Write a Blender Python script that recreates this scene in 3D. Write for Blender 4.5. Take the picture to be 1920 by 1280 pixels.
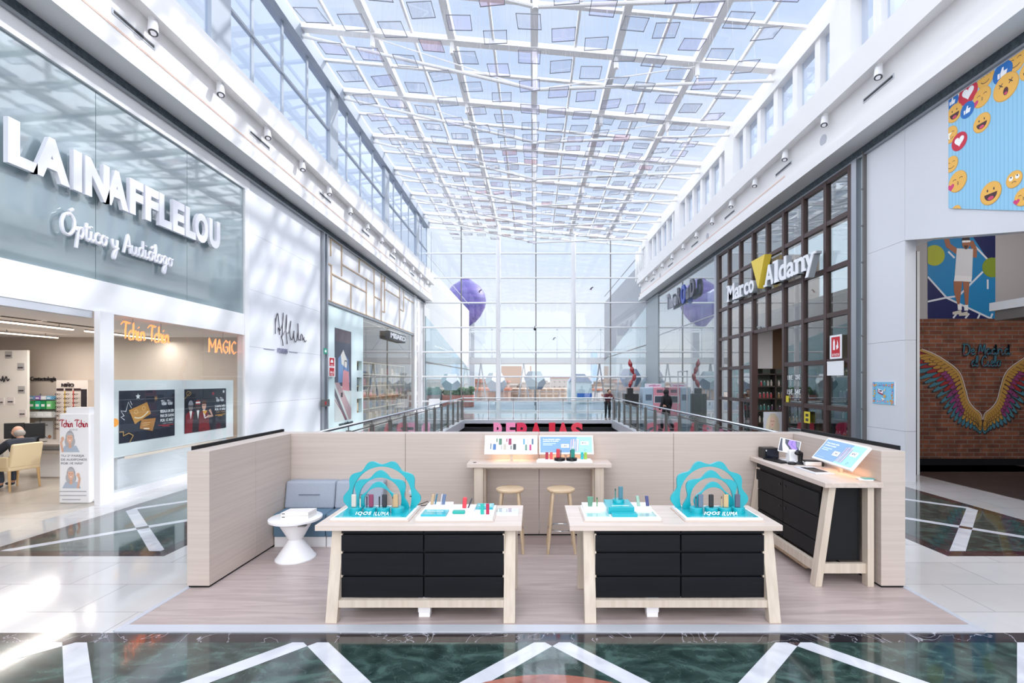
import bpy, bmesh, math, random
from mathutils import Vector, Matrix
for o in list(bpy.data.objects): bpy.data.objects.remove(o)
sc = bpy.context.scene
R = random.Random(7)
PI = math.pi
# ------------------------------------------------------------------ camera
F, CX, CY, H = 907.0, 1000.0, 714.0, 2.1       # focal length in px, vanishing point, eye height
cam = bpy.data.cameras.new('camera'); camo = bpy.data.objects.new('camera', cam); sc.collection.objects.link(camo)
camo.location = (0, 0, H); camo.rotation_euler = (PI/2, 0, 0)
cam.sensor_width = 36; cam.lens = F/1920*36
cam.shift_x = (960-CX)/1920; cam.shift_y = (CY-640)/1920
cam.clip_start = .05; cam.clip_end = 2000
sc.camera = camo
def at(px, py, Y): return Vector(((px-CX)*Y/F, Y, H-(py-CY)*Y/F))
def onx(px, py, X):
    Y = X*F/(px-CX); return Vector((X, Y, H-(py-CY)*Y/F))
# ------------------------------------------------------------------ world, sun, exposure
w = bpy.data.worlds.new('sky'); sc.world = w; w.use_nodes = True
nt = w.node_tree; nt.nodes.clear()
tc = nt.nodes.new('ShaderNodeTexCoord'); sx = nt.nodes.new('ShaderNodeSeparateXYZ')
cr = nt.nodes.new('ShaderNodeValToRGB'); bg = nt.nodes.new('ShaderNodeBackground'); wo = nt.nodes.new('ShaderNodeOutputWorld')
nz = nt.nodes.new('ShaderNodeTexNoise'); nz.inputs['Scale'].default_value = 3; nz.inputs['Detail'].default_value = 5
mp = nt.nodes.new('ShaderNodeMapping'); mp.inputs['Scale'].default_value = (1, 1, 3)
mxw = nt.nodes.new('ShaderNodeMixRGB'); cr2 = nt.nodes.new('ShaderNodeValToRGB')
cr.color_ramp.elements[0].position = 0.0; cr.color_ramp.elements[0].color = (.82, .89, 1.0, 1)
cr.color_ramp.elements[1].position = .55; cr.color_ramp.elements[1].color = (.66, .78, 1.0, 1)
cr2.color_ramp.elements[0].position = .42; cr2.color_ramp.elements[0].color = (0, 0, 0, 1)
cr2.color_ramp.elements[1].position = .75; cr2.color_ramp.elements[1].color = (.8, .8, .8, 1)
L = nt.links.new
L(tc.outputs['Generated'], sx.inputs[0]); L(sx.outputs['Z'], cr.inputs[0])
L(tc.outputs['Generated'], mp.inputs[0]); L(mp.outputs[0], nz.inputs['Vector']); L(nz.outputs[0], cr2.inputs[0])
L(cr2.outputs[0], mxw.inputs[0]); L(cr.outputs[0], mxw.inputs[1]); mxw.inputs[2].default_value = (.98, .98, 1, 1)
L(mxw.outputs[0], bg.inputs[0]); bg.inputs[1].default_value = .63; L(bg.outputs[0], wo.inputs[0])
def sun(name, d, energy, angle, col=(1, 1, 1)):
    l = bpy.data.lights.new(name, 'SUN'); l.energy = energy; l.angle = angle; l.color = col
    o = bpy.data.objects.new(name, l); sc.collection.objects.link(o)
    o.rotation_euler = Vector(d).to_track_quat('-Z', 'Y').to_euler(); o.location = (0, 0, 30)
    return o
sun('sun', (-1, -.62, -.80), 2.1, math.radians(2.0), (1, .96, .91))
sun('sky_fill', (-.05, .2, -1), 3.7, math.radians(165), (1, .985, .97))      # added wide fill sun, boosts the sky's light indoors
sun('low_fill', (.15, 1, -.35), .12, math.radians(90), (1, .98, .97))  # added weak fill from behind the camera for surfaces facing it
sc.view_settings.view_transform = 'Standard'; sc.view_settings.look = 'None'
sc.view_settings.gamma = 1; sc.view_settings.use_curve_mapping = False
sc.view_settings.exposure = 0.76
cy = sc.cycles
cy.max_bounces = 8; cy.diffuse_bounces = 6; cy.glossy_bounces = 4; cy.transparent_max_bounces = 32
cy.transmission_bounces = 4; cy.use_denoising = True; cy.caustics_reflective = False; cy.caustics_refractive = False
cy.sample_clamp_indirect = 4
# ------------------------------------------------------------------ materials
def lin(c):
    return tuple(((v/255)/12.92 if v/255 <= .04045 else ((v/255+.055)/1.055)**2.4) for v in c)
MC = {}
def M(c, rough=.5, metal=0, emit=0, coat=0, spec=.5):
    k = (tuple(c), rough, metal, emit, coat, spec)
    if k in MC: return MC[k]
    m = bpy.data.materials.new('paint_%d_%d_%d' % tuple(c[:3])); m.use_nodes = True
    b = m.node_tree.nodes['Principled BSDF']; col = lin(c)+(1,)
    b.inputs['Base Color'].default_value = col; b.inputs['Roughness'].default_value = rough
    b.inputs['Metallic'].default_value = metal; b.inputs['Specular IOR Level'].default_value = spec
    b.inputs['Coat Weight'].default_value = coat; b.inputs['Coat Roughness'].default_value = .03
    if emit: b.inputs['Emission Color'].default_value = col; b.inputs['Emission Strength'].default_value = emit
    else:
        n = m.node_tree; t = n.nodes.new('ShaderNodeTexNoise'); t.inputs['Scale'].default_value = 6
        g = n.nodes.new('ShaderNodeTexCoord'); n.links.new(g.outputs['Object'], t.inputs['Vector'])
        r = n.nodes.new('ShaderNodeMapRange'); r.inputs['To Min'].default_value = max(.0, rough-.04); r.inputs['To Max'].default_value = min(1, rough+.04)
        n.links.new(t.outputs[0], r.inputs[0]); n.links.new(r.outputs[0], b.inputs['Roughness'])
    MC[k] = m; return m
def MN(name, c1, c2, scale=(1, 1, 1), nscale=1, detail=6, dist=0, rough=.5, coat=0, bump=0, lo=.35, hi=.65, rot=(0, 0, 0), c3=None, p3=.5, metal=0, spec=.5, vein=None):
    m = bpy.data.materials.new(name); m.use_nodes = True; n = m.node_tree; b = n.nodes['Principled BSDF']
    g = n.nodes.new('ShaderNodeTexCoord'); mp = n.nodes.new('ShaderNodeMapping'); mp.inputs['Scale'].default_value = scale
    mp.inputs['Rotation'].default_value = rot
    t = n.nodes.new('ShaderNodeTexNoise'); t.inputs['Scale'].default_value = nscale; t.inputs['Detail'].default_value = detail
    t.inputs['Distortion'].default_value = dist
    r = n.nodes.new('ShaderNodeValToRGB'); e = r.color_ramp.elements
    e[0].position = lo; e[0].color = lin(c1)+(1,); e[1].position = hi; e[1].color = lin(c2)+(1,)
    if c3: x = e.new(p3); x.color = lin(c3)+(1,)
    n.links.new(g.outputs['Object'], mp.inputs[0]); n.links.new(mp.outputs[0], t.inputs['Vector']); n.links.new(t.outputs[0], r.inputs[0])
    out = r.outputs[0]
    if vein:
        v = n.nodes.new('ShaderNodeTexNoise'); v.inputs['Scale'].default_value = vein[1]; v.inputs['Detail'].default_value = 4; v.inputs['Distortion'].default_value = 1.5
        n.links.new(g.outputs['Object'], v.inputs['Vector'])
        q = n.nodes.new('ShaderNodeValToRGB'); el = q.color_ramp.elements
        el[0].position = .5-vein[2]; el[0].color = (0, 0, 0, 1); el[1].position = .5; el[1].color = (vein[3],)*3+(1,)
        z = el.new(.5+vein[2]); z.color = (0, 0, 0, 1)
        n.links.new(v.outputs[0], q.inputs[0])
        mx = n.nodes.new('ShaderNodeMixRGB'); n.links.new(q.outputs[0], mx.inputs[0]); n.links.new(out, mx.inputs[1]); mx.inputs[2].default_value = lin(vein[0])+(1,)
        out = mx.outputs[0]
    n.links.new(out, b.inputs['Base Color'])
    b.inputs['Roughness'].default_value = rough; b.inputs['Coat Weight'].default_value = coat; b.inputs['Coat Roughness'].default_value = .04
    b.inputs['Metallic'].default_value = metal; b.inputs['Specular IOR Level'].default_value = spec
    if bump:
        bp = n.nodes.new('ShaderNodeBump'); bp.inputs['Strength'].default_value = bump; bp.inputs['Distance'].default_value = .01
        n.links.new(t.outputs[0], bp.inputs['Height']); n.links.new(bp.outputs[0], b.inputs['Normal'])
    return m
def glass(name, tint, refl=1.0, ior=1.45):
    m = bpy.data.materials.new(name); m.use_nodes = True; n = m.node_tree; n.nodes.clear()
    o = n.nodes.new('ShaderNodeOutputMaterial'); t = n.nodes.new('ShaderNodeBsdfTransparent'); g = n.nodes.new('ShaderNodeBsdfGlossy')
    lw = n.nodes.new('ShaderNodeLayerWeight'); lw.inputs[0].default_value = .5
    pw = n.nodes.new('ShaderNodeMath'); pw.operation = 'POWER'; pw.inputs[1].default_value = 4.5; n.links.new(lw.outputs['Facing'], pw.inputs[0])
    f = n.nodes.new('ShaderNodeMath'); f.operation = 'MULTIPLY_ADD'; f.inputs[1].default_value = .9; f.inputs[2].default_value = .035; n.links.new(pw.outputs[0], f.inputs[0]); mu = n.nodes.new('ShaderNodeMath'); mu.operation = 'MULTIPLY'; mu.inputs[1].default_value = refl
    mu.use_clamp = True
    x = n.nodes.new('ShaderNodeMixShader'); t.inputs[0].default_value = lin(tint)+(1,); g.inputs['Roughness'].default_value = .0
    n.links.new(f.outputs[0], mu.inputs[0]); n.links.new(mu.outputs[0], x.inputs[0]); n.links.new(t.outputs[0], x.inputs[1]); n.links.new(g.outputs[0], x.inputs[2])
    n.links.new(x.outputs[0], o.inputs[0]); return m
def brick(name, c1, c2, mortar, bw, bh, ms, rough=.8, coat=0, off=.5, bias=0, rot=(0, 0, 0), bump=0, noise=0, squash=1, smooth=.1, spec=.5):
    m = bpy.data.materials.new(name); m.use_nodes = True; n = m.node_tree; b = n.nodes['Principled BSDF']
    g = n.nodes.new('ShaderNodeTexCoord'); mp = n.nodes.new('ShaderNodeMapping'); mp.inputs['Rotation'].default_value = rot
    k = n.nodes.new('ShaderNodeTexBrick'); k.inputs['Scale'].default_value = 1; k.inputs['Brick Width'].default_value = bw
    k.inputs['Row Height'].default_value = bh; k.inputs['Mortar Size'].default_value = ms; k.inputs['Mortar Smooth'].default_value = smooth
    k.inputs['Bias'].default_value = bias; k.offset = off
    for i, c in (('Color1', c1), ('Color2', c2), ('Mortar', mortar)): k.inputs[i].default_value = lin(c)+(1,)
    n.links.new(g.outputs['Object'], mp.inputs[0]); n.links.new(mp.outputs[0], k.inputs['Vector'])
    out = k.outputs[0]
    if noise:
        t = n.nodes.new('ShaderNodeTexNoise'); t.inputs['Scale'].default_value = 2.2; t.inputs['Detail'].default_value = 8; t.inputs['Distortion'].default_value = .8
        n.links.new(mp.outputs[0], t.inputs['Vector'])
        r = n.nodes.new('ShaderNodeValToRGB'); r.color_ramp.elements[0].position = .35; r.color_ramp.elements[0].color = (1-noise,)*3+(1,)
        r.color_ramp.elements[1].position = .65; r.color_ramp.elements[1].color = (1, 1, 1, 1)
        n.links.new(t.outputs[0], r.inputs[0])
        mx = n.nodes.new('ShaderNodeMixRGB'); mx.blend_type = 'MULTIPLY'; mx.inputs[0].default_value = 1
        n.links.new(out, mx.inputs[1]); n.links.new(r.outputs[0], mx.inputs[2]); out = mx.outputs[0]
    n.links.new(out, b.inputs['Base Color']); b.inputs['Roughness'].default_value = rough; b.inputs['Coat Weight'].default_value = coat
    b.inputs['Coat Roughness'].default_value = .03; b.inputs['Specular IOR Level'].default_value = spec
    return m
WHITE = M((238, 236, 235), .45); WHITE2 = M((234, 234, 236), .4); PAPER = M((240, 240, 242), .5)
PANELW = M((232, 234, 239), .25); GREYW = M((196, 199, 206), .5)
STEEL = M((168, 172, 178), .3, .85); STEELD = M((120, 118, 116), .4, .7); CHROME = M((200, 205, 210), .12, 1)
SLATE = MN('slate', (50, 60, 68), (76, 88, 96), (4, 4, 4), 4, rough=.5)
BLACK = M((16, 17, 21), .4); BLACKW = MN('black_wood', (11, 14, 19), (17, 20, 26), (1, 1, 18), 2, rough=.5, spec=.2)
BLACKS = M((22, 23, 26), .55, spec=.25)
WOOD = MN('pale_ash', (188, 175, 167), (197, 184, 175), (.5, .5, 26), 1.6, rough=.5, bump=.02)
WOODT = MN('ash_top', (198, 183, 173), (210, 196, 187), (.6, 14, 14), 1.6, rough=.42)
WOODY = MN('ash_side', (198, 183, 173), (210, 196, 187), (14, .6, 14), 1.6, rough=.42)
WOODL = MN('ash_leg', (196, 182, 166), (208, 195, 180), (16, 16, .8), 1.6, rough=.45)
STOOLW = MN('stool_wood', (196, 170, 138), (214, 190, 160), (3, 12, 3), 2, rough=.45)
VINYL = MN('vinyl_floor', (166, 150, 147), (187, 171, 167), (.5, 5.5, 1), 2.4, 8, 1.0, rough=.38, rot=(0, 0, math.radians(-24)), coat=.1)
GREEN = MN('green_marble', (30, 46, 44), (72, 96, 90), (1.2, 1.9, 1), 2.2, 9, 2.2, rough=.10, coat=.6, c3=(50, 70, 66), p3=.52, vein=((110, 134, 128), 5, .012, .22))
BLACKM = MN('black_marble', (26, 24, 28), (54, 50, 56), (1, 1, 1), 2, 8, 1, rough=.10, coat=.6, vein=((190, 190, 200), 2.1, .008, .75))
BROWNM = MN('brown_marble', (46, 36, 38), (78, 62, 62), (1, 1, 1), 3, 8, 1, rough=.10, coat=.5, vein=((170, 160, 160), 2.5, .007, .5))
STRIPM = MN('white_marble_strip', (196, 198, 206), (218, 220, 226), (1, 1, 1), 3, 8, 1.2, rough=.12, coat=.4)
REDM = MN('red_marble', (130, 78, 68), (168, 110, 96), (1, 1, 1), 4, 8, 1, rough=.1, coat=.5)
MARBLE = brick('cream_marble', (212, 209, 208), (203, 200, 199), (176, 173, 172), 1.2, .6, .006, rough=.12, coat=.5, noise=.05)
SHOPFL = brick('shop_floor', (196, 188, 178), (188, 180, 170), (150, 142, 134), .9, .9, .006, rough=.3, coat=.1)
DARKFL = MN('dark_wood_floor', (50, 44, 44), (70, 62, 60), (1, 10, 1), 2, rough=.35)
BRICK = brick('old_brick', (138, 82, 58), (108, 60, 44), (124, 110, 102), .32, .105, .014, rough=.9, noise=.45, smooth=.5, rot=(PI/2, 0, 0))
PANEGL = glass('clear_glass', (250, 252, 253), 1.0)
SHOPGL = glass('shop_glass', (252, 254, 254), 1.3)
ROOFGL = glass('roof_glass', (238, 243, 250), .6)
MIRRGL = glass('mirror_glass', (232, 240, 242), 2.8)
RAILGL = glass('rail_glass', (240, 247, 248), 1.2)
FILMGL = glass('panel_film', (250, 250, 252), 1.0)
UPGL = MN('upper_glass', (136, 152, 157), (148, 164, 168), (.4, .4, .4), 1, 2, rough=.04, coat=0, spec=.5)
UPGL.node_tree.nodes['Principled BSDF'].inputs['IOR'].default_value = 2.4
TURQ = M((16, 164, 176), .35, coat=.2); TURQF = M((30, 168, 180), .2, coat=.4)
BRONZE = M((74, 56, 54), .4, .2)
# ------------------------------------------------------------------ mesh builder
ORG = {}
def link(o): sc.collection.objects.link(o); return o
class MB:
    def __init__(s): s.v = []; s.f = []; s.mi = []; s.sm = []; s.mats = []; s.cur = 0; s.smooth = False
    def mat(s, m):
        if m not in s.mats: s.mats.append(m)
        s.cur = s.mats.index(m); return s
    def add(s, vs, fs):
        n = len(s.v); s.v += [tuple(p) for p in vs]
        for f in fs: s.f.append([n+i for i in f]); s.mi.append(s.cur); s.sm.append(s.smooth)
        return s
    def box(s, x0, x1, y0, y1, z0, z1):
        vs = [(x, y, z) for z in (z0, z1) for x, y in ((x0, y0), (x1, y0), (x1, y1), (x0, y1))]
        return s.add(vs, [(3, 2, 1, 0), (4, 5, 6, 7), (0, 1, 5, 4), (1, 2, 6, 5), (2, 3, 7, 6), (3, 0, 4, 7)])
    def obox(s, O, A, B, C):          # box from corner O with edge vectors
        O, A, B, C = map(Vector, (O, A, B, C))
        vs = [O, O+A, O+A+B, O+B, O+C, O+A+C, O+A+B+C, O+B+C]
        return s.add(vs, [(3, 2, 1, 0), (4, 5, 6, 7), (0, 1, 5, 4), (1, 2, 6, 5), (2, 3, 7, 6), (3, 0, 4, 7)])
    def bar(s, p, q, w, h=None, up=(0, 0, 1)):
        p, q = Vector(p), Vector(q); d = (q-p).normalized(); h = h or w
        a = d.cross(Vector(up))
        if a.length < 1e-4: a = d.cross(Vector((1, 0, 0)))
        a.normalize(); b = a.cross(d).normalized()
        return s.obox(p-a*w/2-b*h/2, q-p, a*w, b*h)
    def tube(s, pts, r, n=8, cap=True, rs=None):
        pts = [Vector(p) for p in pts]; sm = s.smooth; s.smooth = True
        vs = []; prev = None
        for i, p in enumerate(pts):
            d = (pts[min(i+1, len(pts)-1)]-pts[max(i-1, 0)])
            if d.length < 1e-9: d = Vector((0, 0, 1))
            d.normalize()
            if prev is None:
                a = d.cross(Vector((0, 0, 1)))
                if a.length < 1e-3: a = d.cross(Vector((1, 0, 0)))
            else: a = prev-d*prev.dot(d)
            a.normalize(); prev = a; b = d.cross(a); rr = rs[i] if rs else r
            vs += [p+(a*math.cos(t)+b*math.sin(t))*rr for t in [2*PI*k/n for k in range(n)]]
        fs = []
        for i in range(len(pts)-1):
            for k in range(n):
                k2 = (k+1) % n; fs.append((i*n+k, i*n+k2, (i+1)*n+k2, (i+1)*n+k))
        s.add(vs, fs); s.smooth = False
        if cap:
            m = len(s.v)-len(vs); s.f.append([m+k for k in range(n)][::-1]); s.mi.append(s.cur); s.sm.append(False)
            e = m+(len(pts)-1)*n; s.f.append([e+k for k in range(n)]); s.mi.append(s.cur); s.sm.append(False)
        s.smooth = sm; return s
    def cyl(s, p, q, r, r2=None, n=16): return s.tube([p, q], r, n, True, [r, r if r2 is None else r2])
    def lathe(s, c, prof, n=32):       # prof: (r, z)
        c = Vector(c); vs = []; fs = []; s.smooth = True
        for r, z in prof: vs += [c+Vector((r*math.cos(2*PI*k/n), r*math.sin(2*PI*k/n), z)) for k in range(n)]
        for i in range(len(prof)-1):
            for k in range(n): k2 = (k+1) % n; fs.append((i*n+k, i*n+k2, (i+1)*n+k2, (i+1)*n+k))
        fs.append(tuple(range(n))[::-1]); fs.append(tuple((len(prof)-1)*n+k for k in range(n)))
        s.add(vs, fs); s.smooth = False; return s
    def sphere(s, c, r, n=16, m=10, sc3=(1, 1, 1)):
        return s.lathe_s(c, r, n, m, sc3)
    def lathe_s(s, c, r, n, m, sc3):
        c = Vector(c); vs = [c+Vector((0, 0, -r*sc3[2]))]; s.smooth = True
        for j in range(1, m):
            a = -PI/2+PI*j/m
            vs += [c+Vector((r*math.cos(a)*math.cos(2*PI*k/n)*sc3[0], r*math.cos(a)*math.sin(2*PI*k/n)*sc3[1], r*math.sin(a)*sc3[2])) for k in range(n)]
        vs.append(c+Vector((0, 0, r*sc3[2]))); fs = []
        for k in range(n): fs.append((0, 1+(k+1) % n, 1+k)); fs.append((len(vs)-1, 1+(m-2)*n+k, 1+(m-2)*n+(k+1) % n))
        for j in range(m-2):
            for k in range(n): k2 = (k+1) % n; fs.append((1+j*n+k, 1+j*n+k2, 1+(j+1)*n+k2, 1+(j+1)*n+k))
        s.add(vs, fs); s.smooth = False; return s
    def prism(s, poly, O, U, V, N, t):    # polygon (u,v) in frame, extruded t along N
        O, U, V, N = map(Vector, (O, U, V, N)); n = len(poly)
        a = [O+U*u+V*v for u, v in poly]; b = [p+N*t for p in a]
        return s.add(a+b, [tuple(range(n))[::-1], tuple(range(n, 2*n))]+[(i, (i+1) % n, n+(i+1) % n, n+i) for i in range(n)])
    def strip(s, outer, inner, O, U, V, N, t):   # ribbon between two equal-length curves, extruded
        O, U, V, N = map(Vector, (O, U, V, N)); n = len(outer)
        vs = [O+U*u+V*v for u, v in outer]+[O+U*u+V*v for u, v in inner]; vs += [p+N*t for p in vs]
        fs = []
        for i in range(n-1):
            fs += [(i, n+i, n+i+1, i+1), (2*n+i, 2*n+i+1, 3*n+i+1, 3*n+i), (i, i+1, 2*n+i+1, 2*n+i), (n+i, 3*n+i, 3*n+i+1, n+i+1)]
        fs += [(0, 2*n, 3*n, n), (n-1, 2*n-1, 4*n-1, 3*n-1)]
        return s.add(vs, fs)
    def geo(s, g, O, U, V, N, k=1):
        O, U, V, N = map(Vector, (O, U, V, N))
        return s.add([O+U*p[0]*k+V*p[1]*k+N*p[2]*k for p in g[0]], g[1])
    def build(s, name, mat=None, parent=None, bevel=0, label=None, cat=None, group=None, kind=None, seg=2):
        mats = [mat] if mat else (s.mats or [WHITE])
        me = bpy.data.meshes.new(name)
        if parent is not None: org = ORG[parent.name]
        elif s.v:
            xs, ys, zs = zip(*s.v); org = Vector(((min(xs)+max(xs))/2, (min(ys)+max(ys))/2, min(zs)))
        else: org = Vector()
        me.from_pydata([(a-org.x, b-org.y, c-org.z) for a, b, c in s.v], [], s.f)
        for m in mats: me.materials.append(m)
        if not mat or len(mats) > 1:
            me.polygons.foreach_set('material_index', s.mi)
        me.polygons.foreach_set('use_smooth', s.sm); me.update()
        bm = bmesh.new(); bm.from_mesh(me)
        if len(bm.faces) < 60000: bmesh.ops.recalc_face_normals(bm, faces=bm.faces)
        bm.to_mesh(me); bm.free()
        if any(s.sm): me.set_sharp_from_angle(angle=math.radians(38))
        o = bpy.data.objects.new(name, me); link(o)
        if parent is not None: o.parent = parent
        else: o.location = org
        ORG[o.name] = org
        if bevel:
            b = o.modifiers.new('bevel', 'BEVEL'); b.width = bevel; b.segments = seg; b.limit_method = 'ANGLE'; b.angle_limit = .7
        return tag(o, label, cat, group, kind)
def tag(o, label=None, cat=None, group=None, kind=None):
    if label: o['label'] = label
    if cat: o['category'] = cat
    if group: o['group'] = group
    if kind: o['kind'] = kind
    return o
def thing(name, loc, label=None, cat=None, group=None, kind=None):
    o = bpy.data.objects.new(name, None); link(o); o.location = loc; o.empty_display_size = .1
    ORG[o.name] = Vector(loc); return tag(o, label, cat, group, kind)
KIDS = {}
def kids(o): return [c for c in bpy.data.objects if c.parent == o]
def dup(src, loc=None, rz=None, label=None, group=None, tree=None):
    def tr(o): return (o, [tr(c) for c in kids(o)])
    tree = tree or tr(src)
    def cp(t, par):
        c = t[0].copy(); link(c); c.parent = par
        for k in t[1]: cp(k, c)
        return c
    r = cp(tree, None)
    if loc is not None: r.location = loc
    if rz is not None: r.rotation_euler = (0, 0, rz)
    if label: r['label'] = label
    if group: r['group'] = group
    return r
def tree_of(o): return (o, [tree_of(c) for c in kids(o)])
def S(name, mb, mat=None, parent=None, **k):      # part of the setting
    return mb.build(name, mat, parent, kind='structure' if parent is None else None, **k)
# ------------------------------------------------------------------ lettering
TC = {}
def txt(body, size=1, ext=0, off=0, shear=0, sp=1, align='LEFT', bev=0):
    k = (body, size, ext, off, shear, sp, align, bev)
    if k in TC: return TC[k]
    cu = bpy.data.curves.new('t', 'FONT'); cu.body = body; cu.size = size; cu.extrude = ext; cu.offset = off; cu.shear = shear
    cu.space_character = sp; cu.align_x = align; cu.resolution_u = 4; cu.bevel_depth = bev
    o = bpy.data.objects.new('t', cu); link(o); dg = bpy.context.evaluated_depsgraph_get()
    me = o.evaluated_get(dg).to_mesh(); g = ([tuple(v.co) for v in me.vertices], [tuple(p.vertices) for p in me.polygons])
    o.evaluated_get(dg).to_mesh_clear(); bpy.data.objects.remove(o); bpy.data.curves.remove(cu)
    TC[k] = g; return g
def gbox(g):
    xs = [p[0] for p in g[0]]; ys = [p[1] for p in g[0]]
    return min(xs), max(xs), min(ys), max(ys)
def fit(g, u0, u1, v0, v1):          # stretch glyph geometry to a box in (u,v)
    a, b, c, d = gbox(g)
    return ([(u0+(p[0]-a)/(b-a)*(u1-u0), v0+(p[1]-c)/(d-c)*(v1-v0), p[2]) for p in g[0]], g[1])
CUR = {
 'O': (1.5, [[(.9, 2.0), (.3, 1.8), (0, 1.0), (.2, .1), (.8, 0), (1.3, .7), (1.3, 1.6), (.8, 2.05), (.4, 1.8)]]),
 'Ó': (1.5, [[(.9, 2.0), (.3, 1.8), (0, 1.0), (.2, .1), (.8, 0), (1.3, .7), (1.3, 1.6), (.8, 2.05), (.4, 1.8)], [(.8, 2.3), (1.2, 2.6)]]),
 'p': (.95, [[(0, .6), (.25, 1), (.2, .2), (.05, -1.1), (.2, 0), (.3, .8), (.65, 1), (.8, .5), (.55, 0), (.3, .15)]]),
 't': (.65, [[(.25, 1.7), (.2, .3), (.4, 0), (.65, .2)], [(0, 1.2), (.65, 1.3)]]),
 'i': (.5, [[(.1, 1), (.08, .2), (.25, 0), (.5, .2)], [(.15, 1.4), (.2, 1.5)]]),
 'c': (.75, [[(.65, .85), (.4, 1), (.1, .6), (.2, .1), (.5, 0), (.75, .2)]]),
 'o': (.9, [[(.4, 1), (.1, .6), (.25, .05), (.6, .1), (.7, .6), (.4, 1), (.6, .85), (.9, .9)]]),
 'ó': (.9, [[(.4, 1), (.1, .6), (.25, .05), (.6, .1), (.7, .6), (.4, 1), (.6, .85), (.9, .9)], [(.45, 1.35), (.75, 1.65)]]),
 'y': (.9, [[(0, 1), (.05, .35), (.3, .1), (.6, .4), (.65, 1), (.55, 0), (.3, -1.0), (.1, -.9), (.3, -.3), (.8, .2)]]),
 'A': (1.1, [[(0, -.1), (.3, 1), (.6, 2), (.8, 1), (.95, 0)], [(.15, .7), (.95, .7)]]),
 'u': (.95, [[(.05, 1), (.05, .3), (.3, 0), (.6, .4), (.65, 1), (.65, .2), (.8, 0), (.95, .2)]]),
 'd': (1.0, [[(.65, .9), (.35, 1), (.1, .6), (.2, .05), (.5, .1), (.7, .6), (.75, 1.9), (.7, .3), (.85, 0), (1, .2)]]),
 'l': (.5, [[(.1, .3), (.35, 1.2), (.35, 1.9), (.15, 1.7), (.12, .3), (.3, 0), (.5, .2)]]),
 'g': (.9, [[(.65, .85), (.4, 1), (.1, .6), (.25, .05), (.55, .2), (.68, 1), (.6, 0), (.4, -1), (.15, -.9), (.3, -.3), (.85, .2)]]),
 'T': (1.0, [[(-.1, 1.6), (.3, 1.9), (1.3, 1.8)], [(.7, 1.85), (.55, .9), (.6, .1)]]),
 'h': (.8, [[(.1, 1.9), (.1, 0)], [(.1, .5), (.35, 1), (.6, .8), (.6, .15), (.8, .1)]]),
 'n': (.8, [[(.05, 1), (.08, 0)], [(.08, .5), (.35, 1), (.6, .75), (.6, .15), (.8, .15)]]),
 'D': (1.3, [[(.3, 1.9), (.2, 0), (.9, .1), (1.2, 1), (.9, 1.8), (0, 1.9)]]),
 'e': (.75, [[(.1, .5), (.6, .6), (.5, 1), (.2, .8), (.15, .2), (.5, 0), (.8, .25)]]),
 'M': (1.25, [[(0, 0), (.3, 1.9), (.6, .4), (1.0, 1.9), (1.1, 0)]]),
 'a': (.9, [[(.65, .85), (.35, 1), (.1, .5), (.3, 0), (.6, .3), (.68, 1), (.68, .2), (.9, .1)]]),
 'r': (.65, [[(.1, 1), (.1, 0)], [(.1, .5), (.35, 1), (.6, .9)]]),
 'C': (1.2, [[(1.0, 1.6), (.6, 1.95), (.1, 1.1), (.3, .1), (.9, .1), (1.1, .4)]]),
 ' ': (.6, [])}
def smooth(p, k=5):
    if len(p) < 3: return list(p)
    q = []; n = len(p)
    for i in range(n-1):
        a, b, c, d = p[max(i-1, 0)], p[i], p[i+1], p[min(i+2, n-1)]
        for j in range(k):
            t = j/k
            q.append(tuple(.5*((2*b[m])+(-a[m]+c[m])*t+(2*a[m]-5*b[m]+4*c[m]-d[m])*t*t+(-a[m]+3*b[m]-3*c[m]+d[m])*t**3) for m in range(len(b))))
    q.append(p[-1]); return q
def cursive(s, k=4):
    x = 0; out = []
    for ch in s:
        adv, st = CUR[ch]
        for q in st: out.append([(a+x, b) for a, b in smooth(q, k)])
        x += adv
    return out, x
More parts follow.
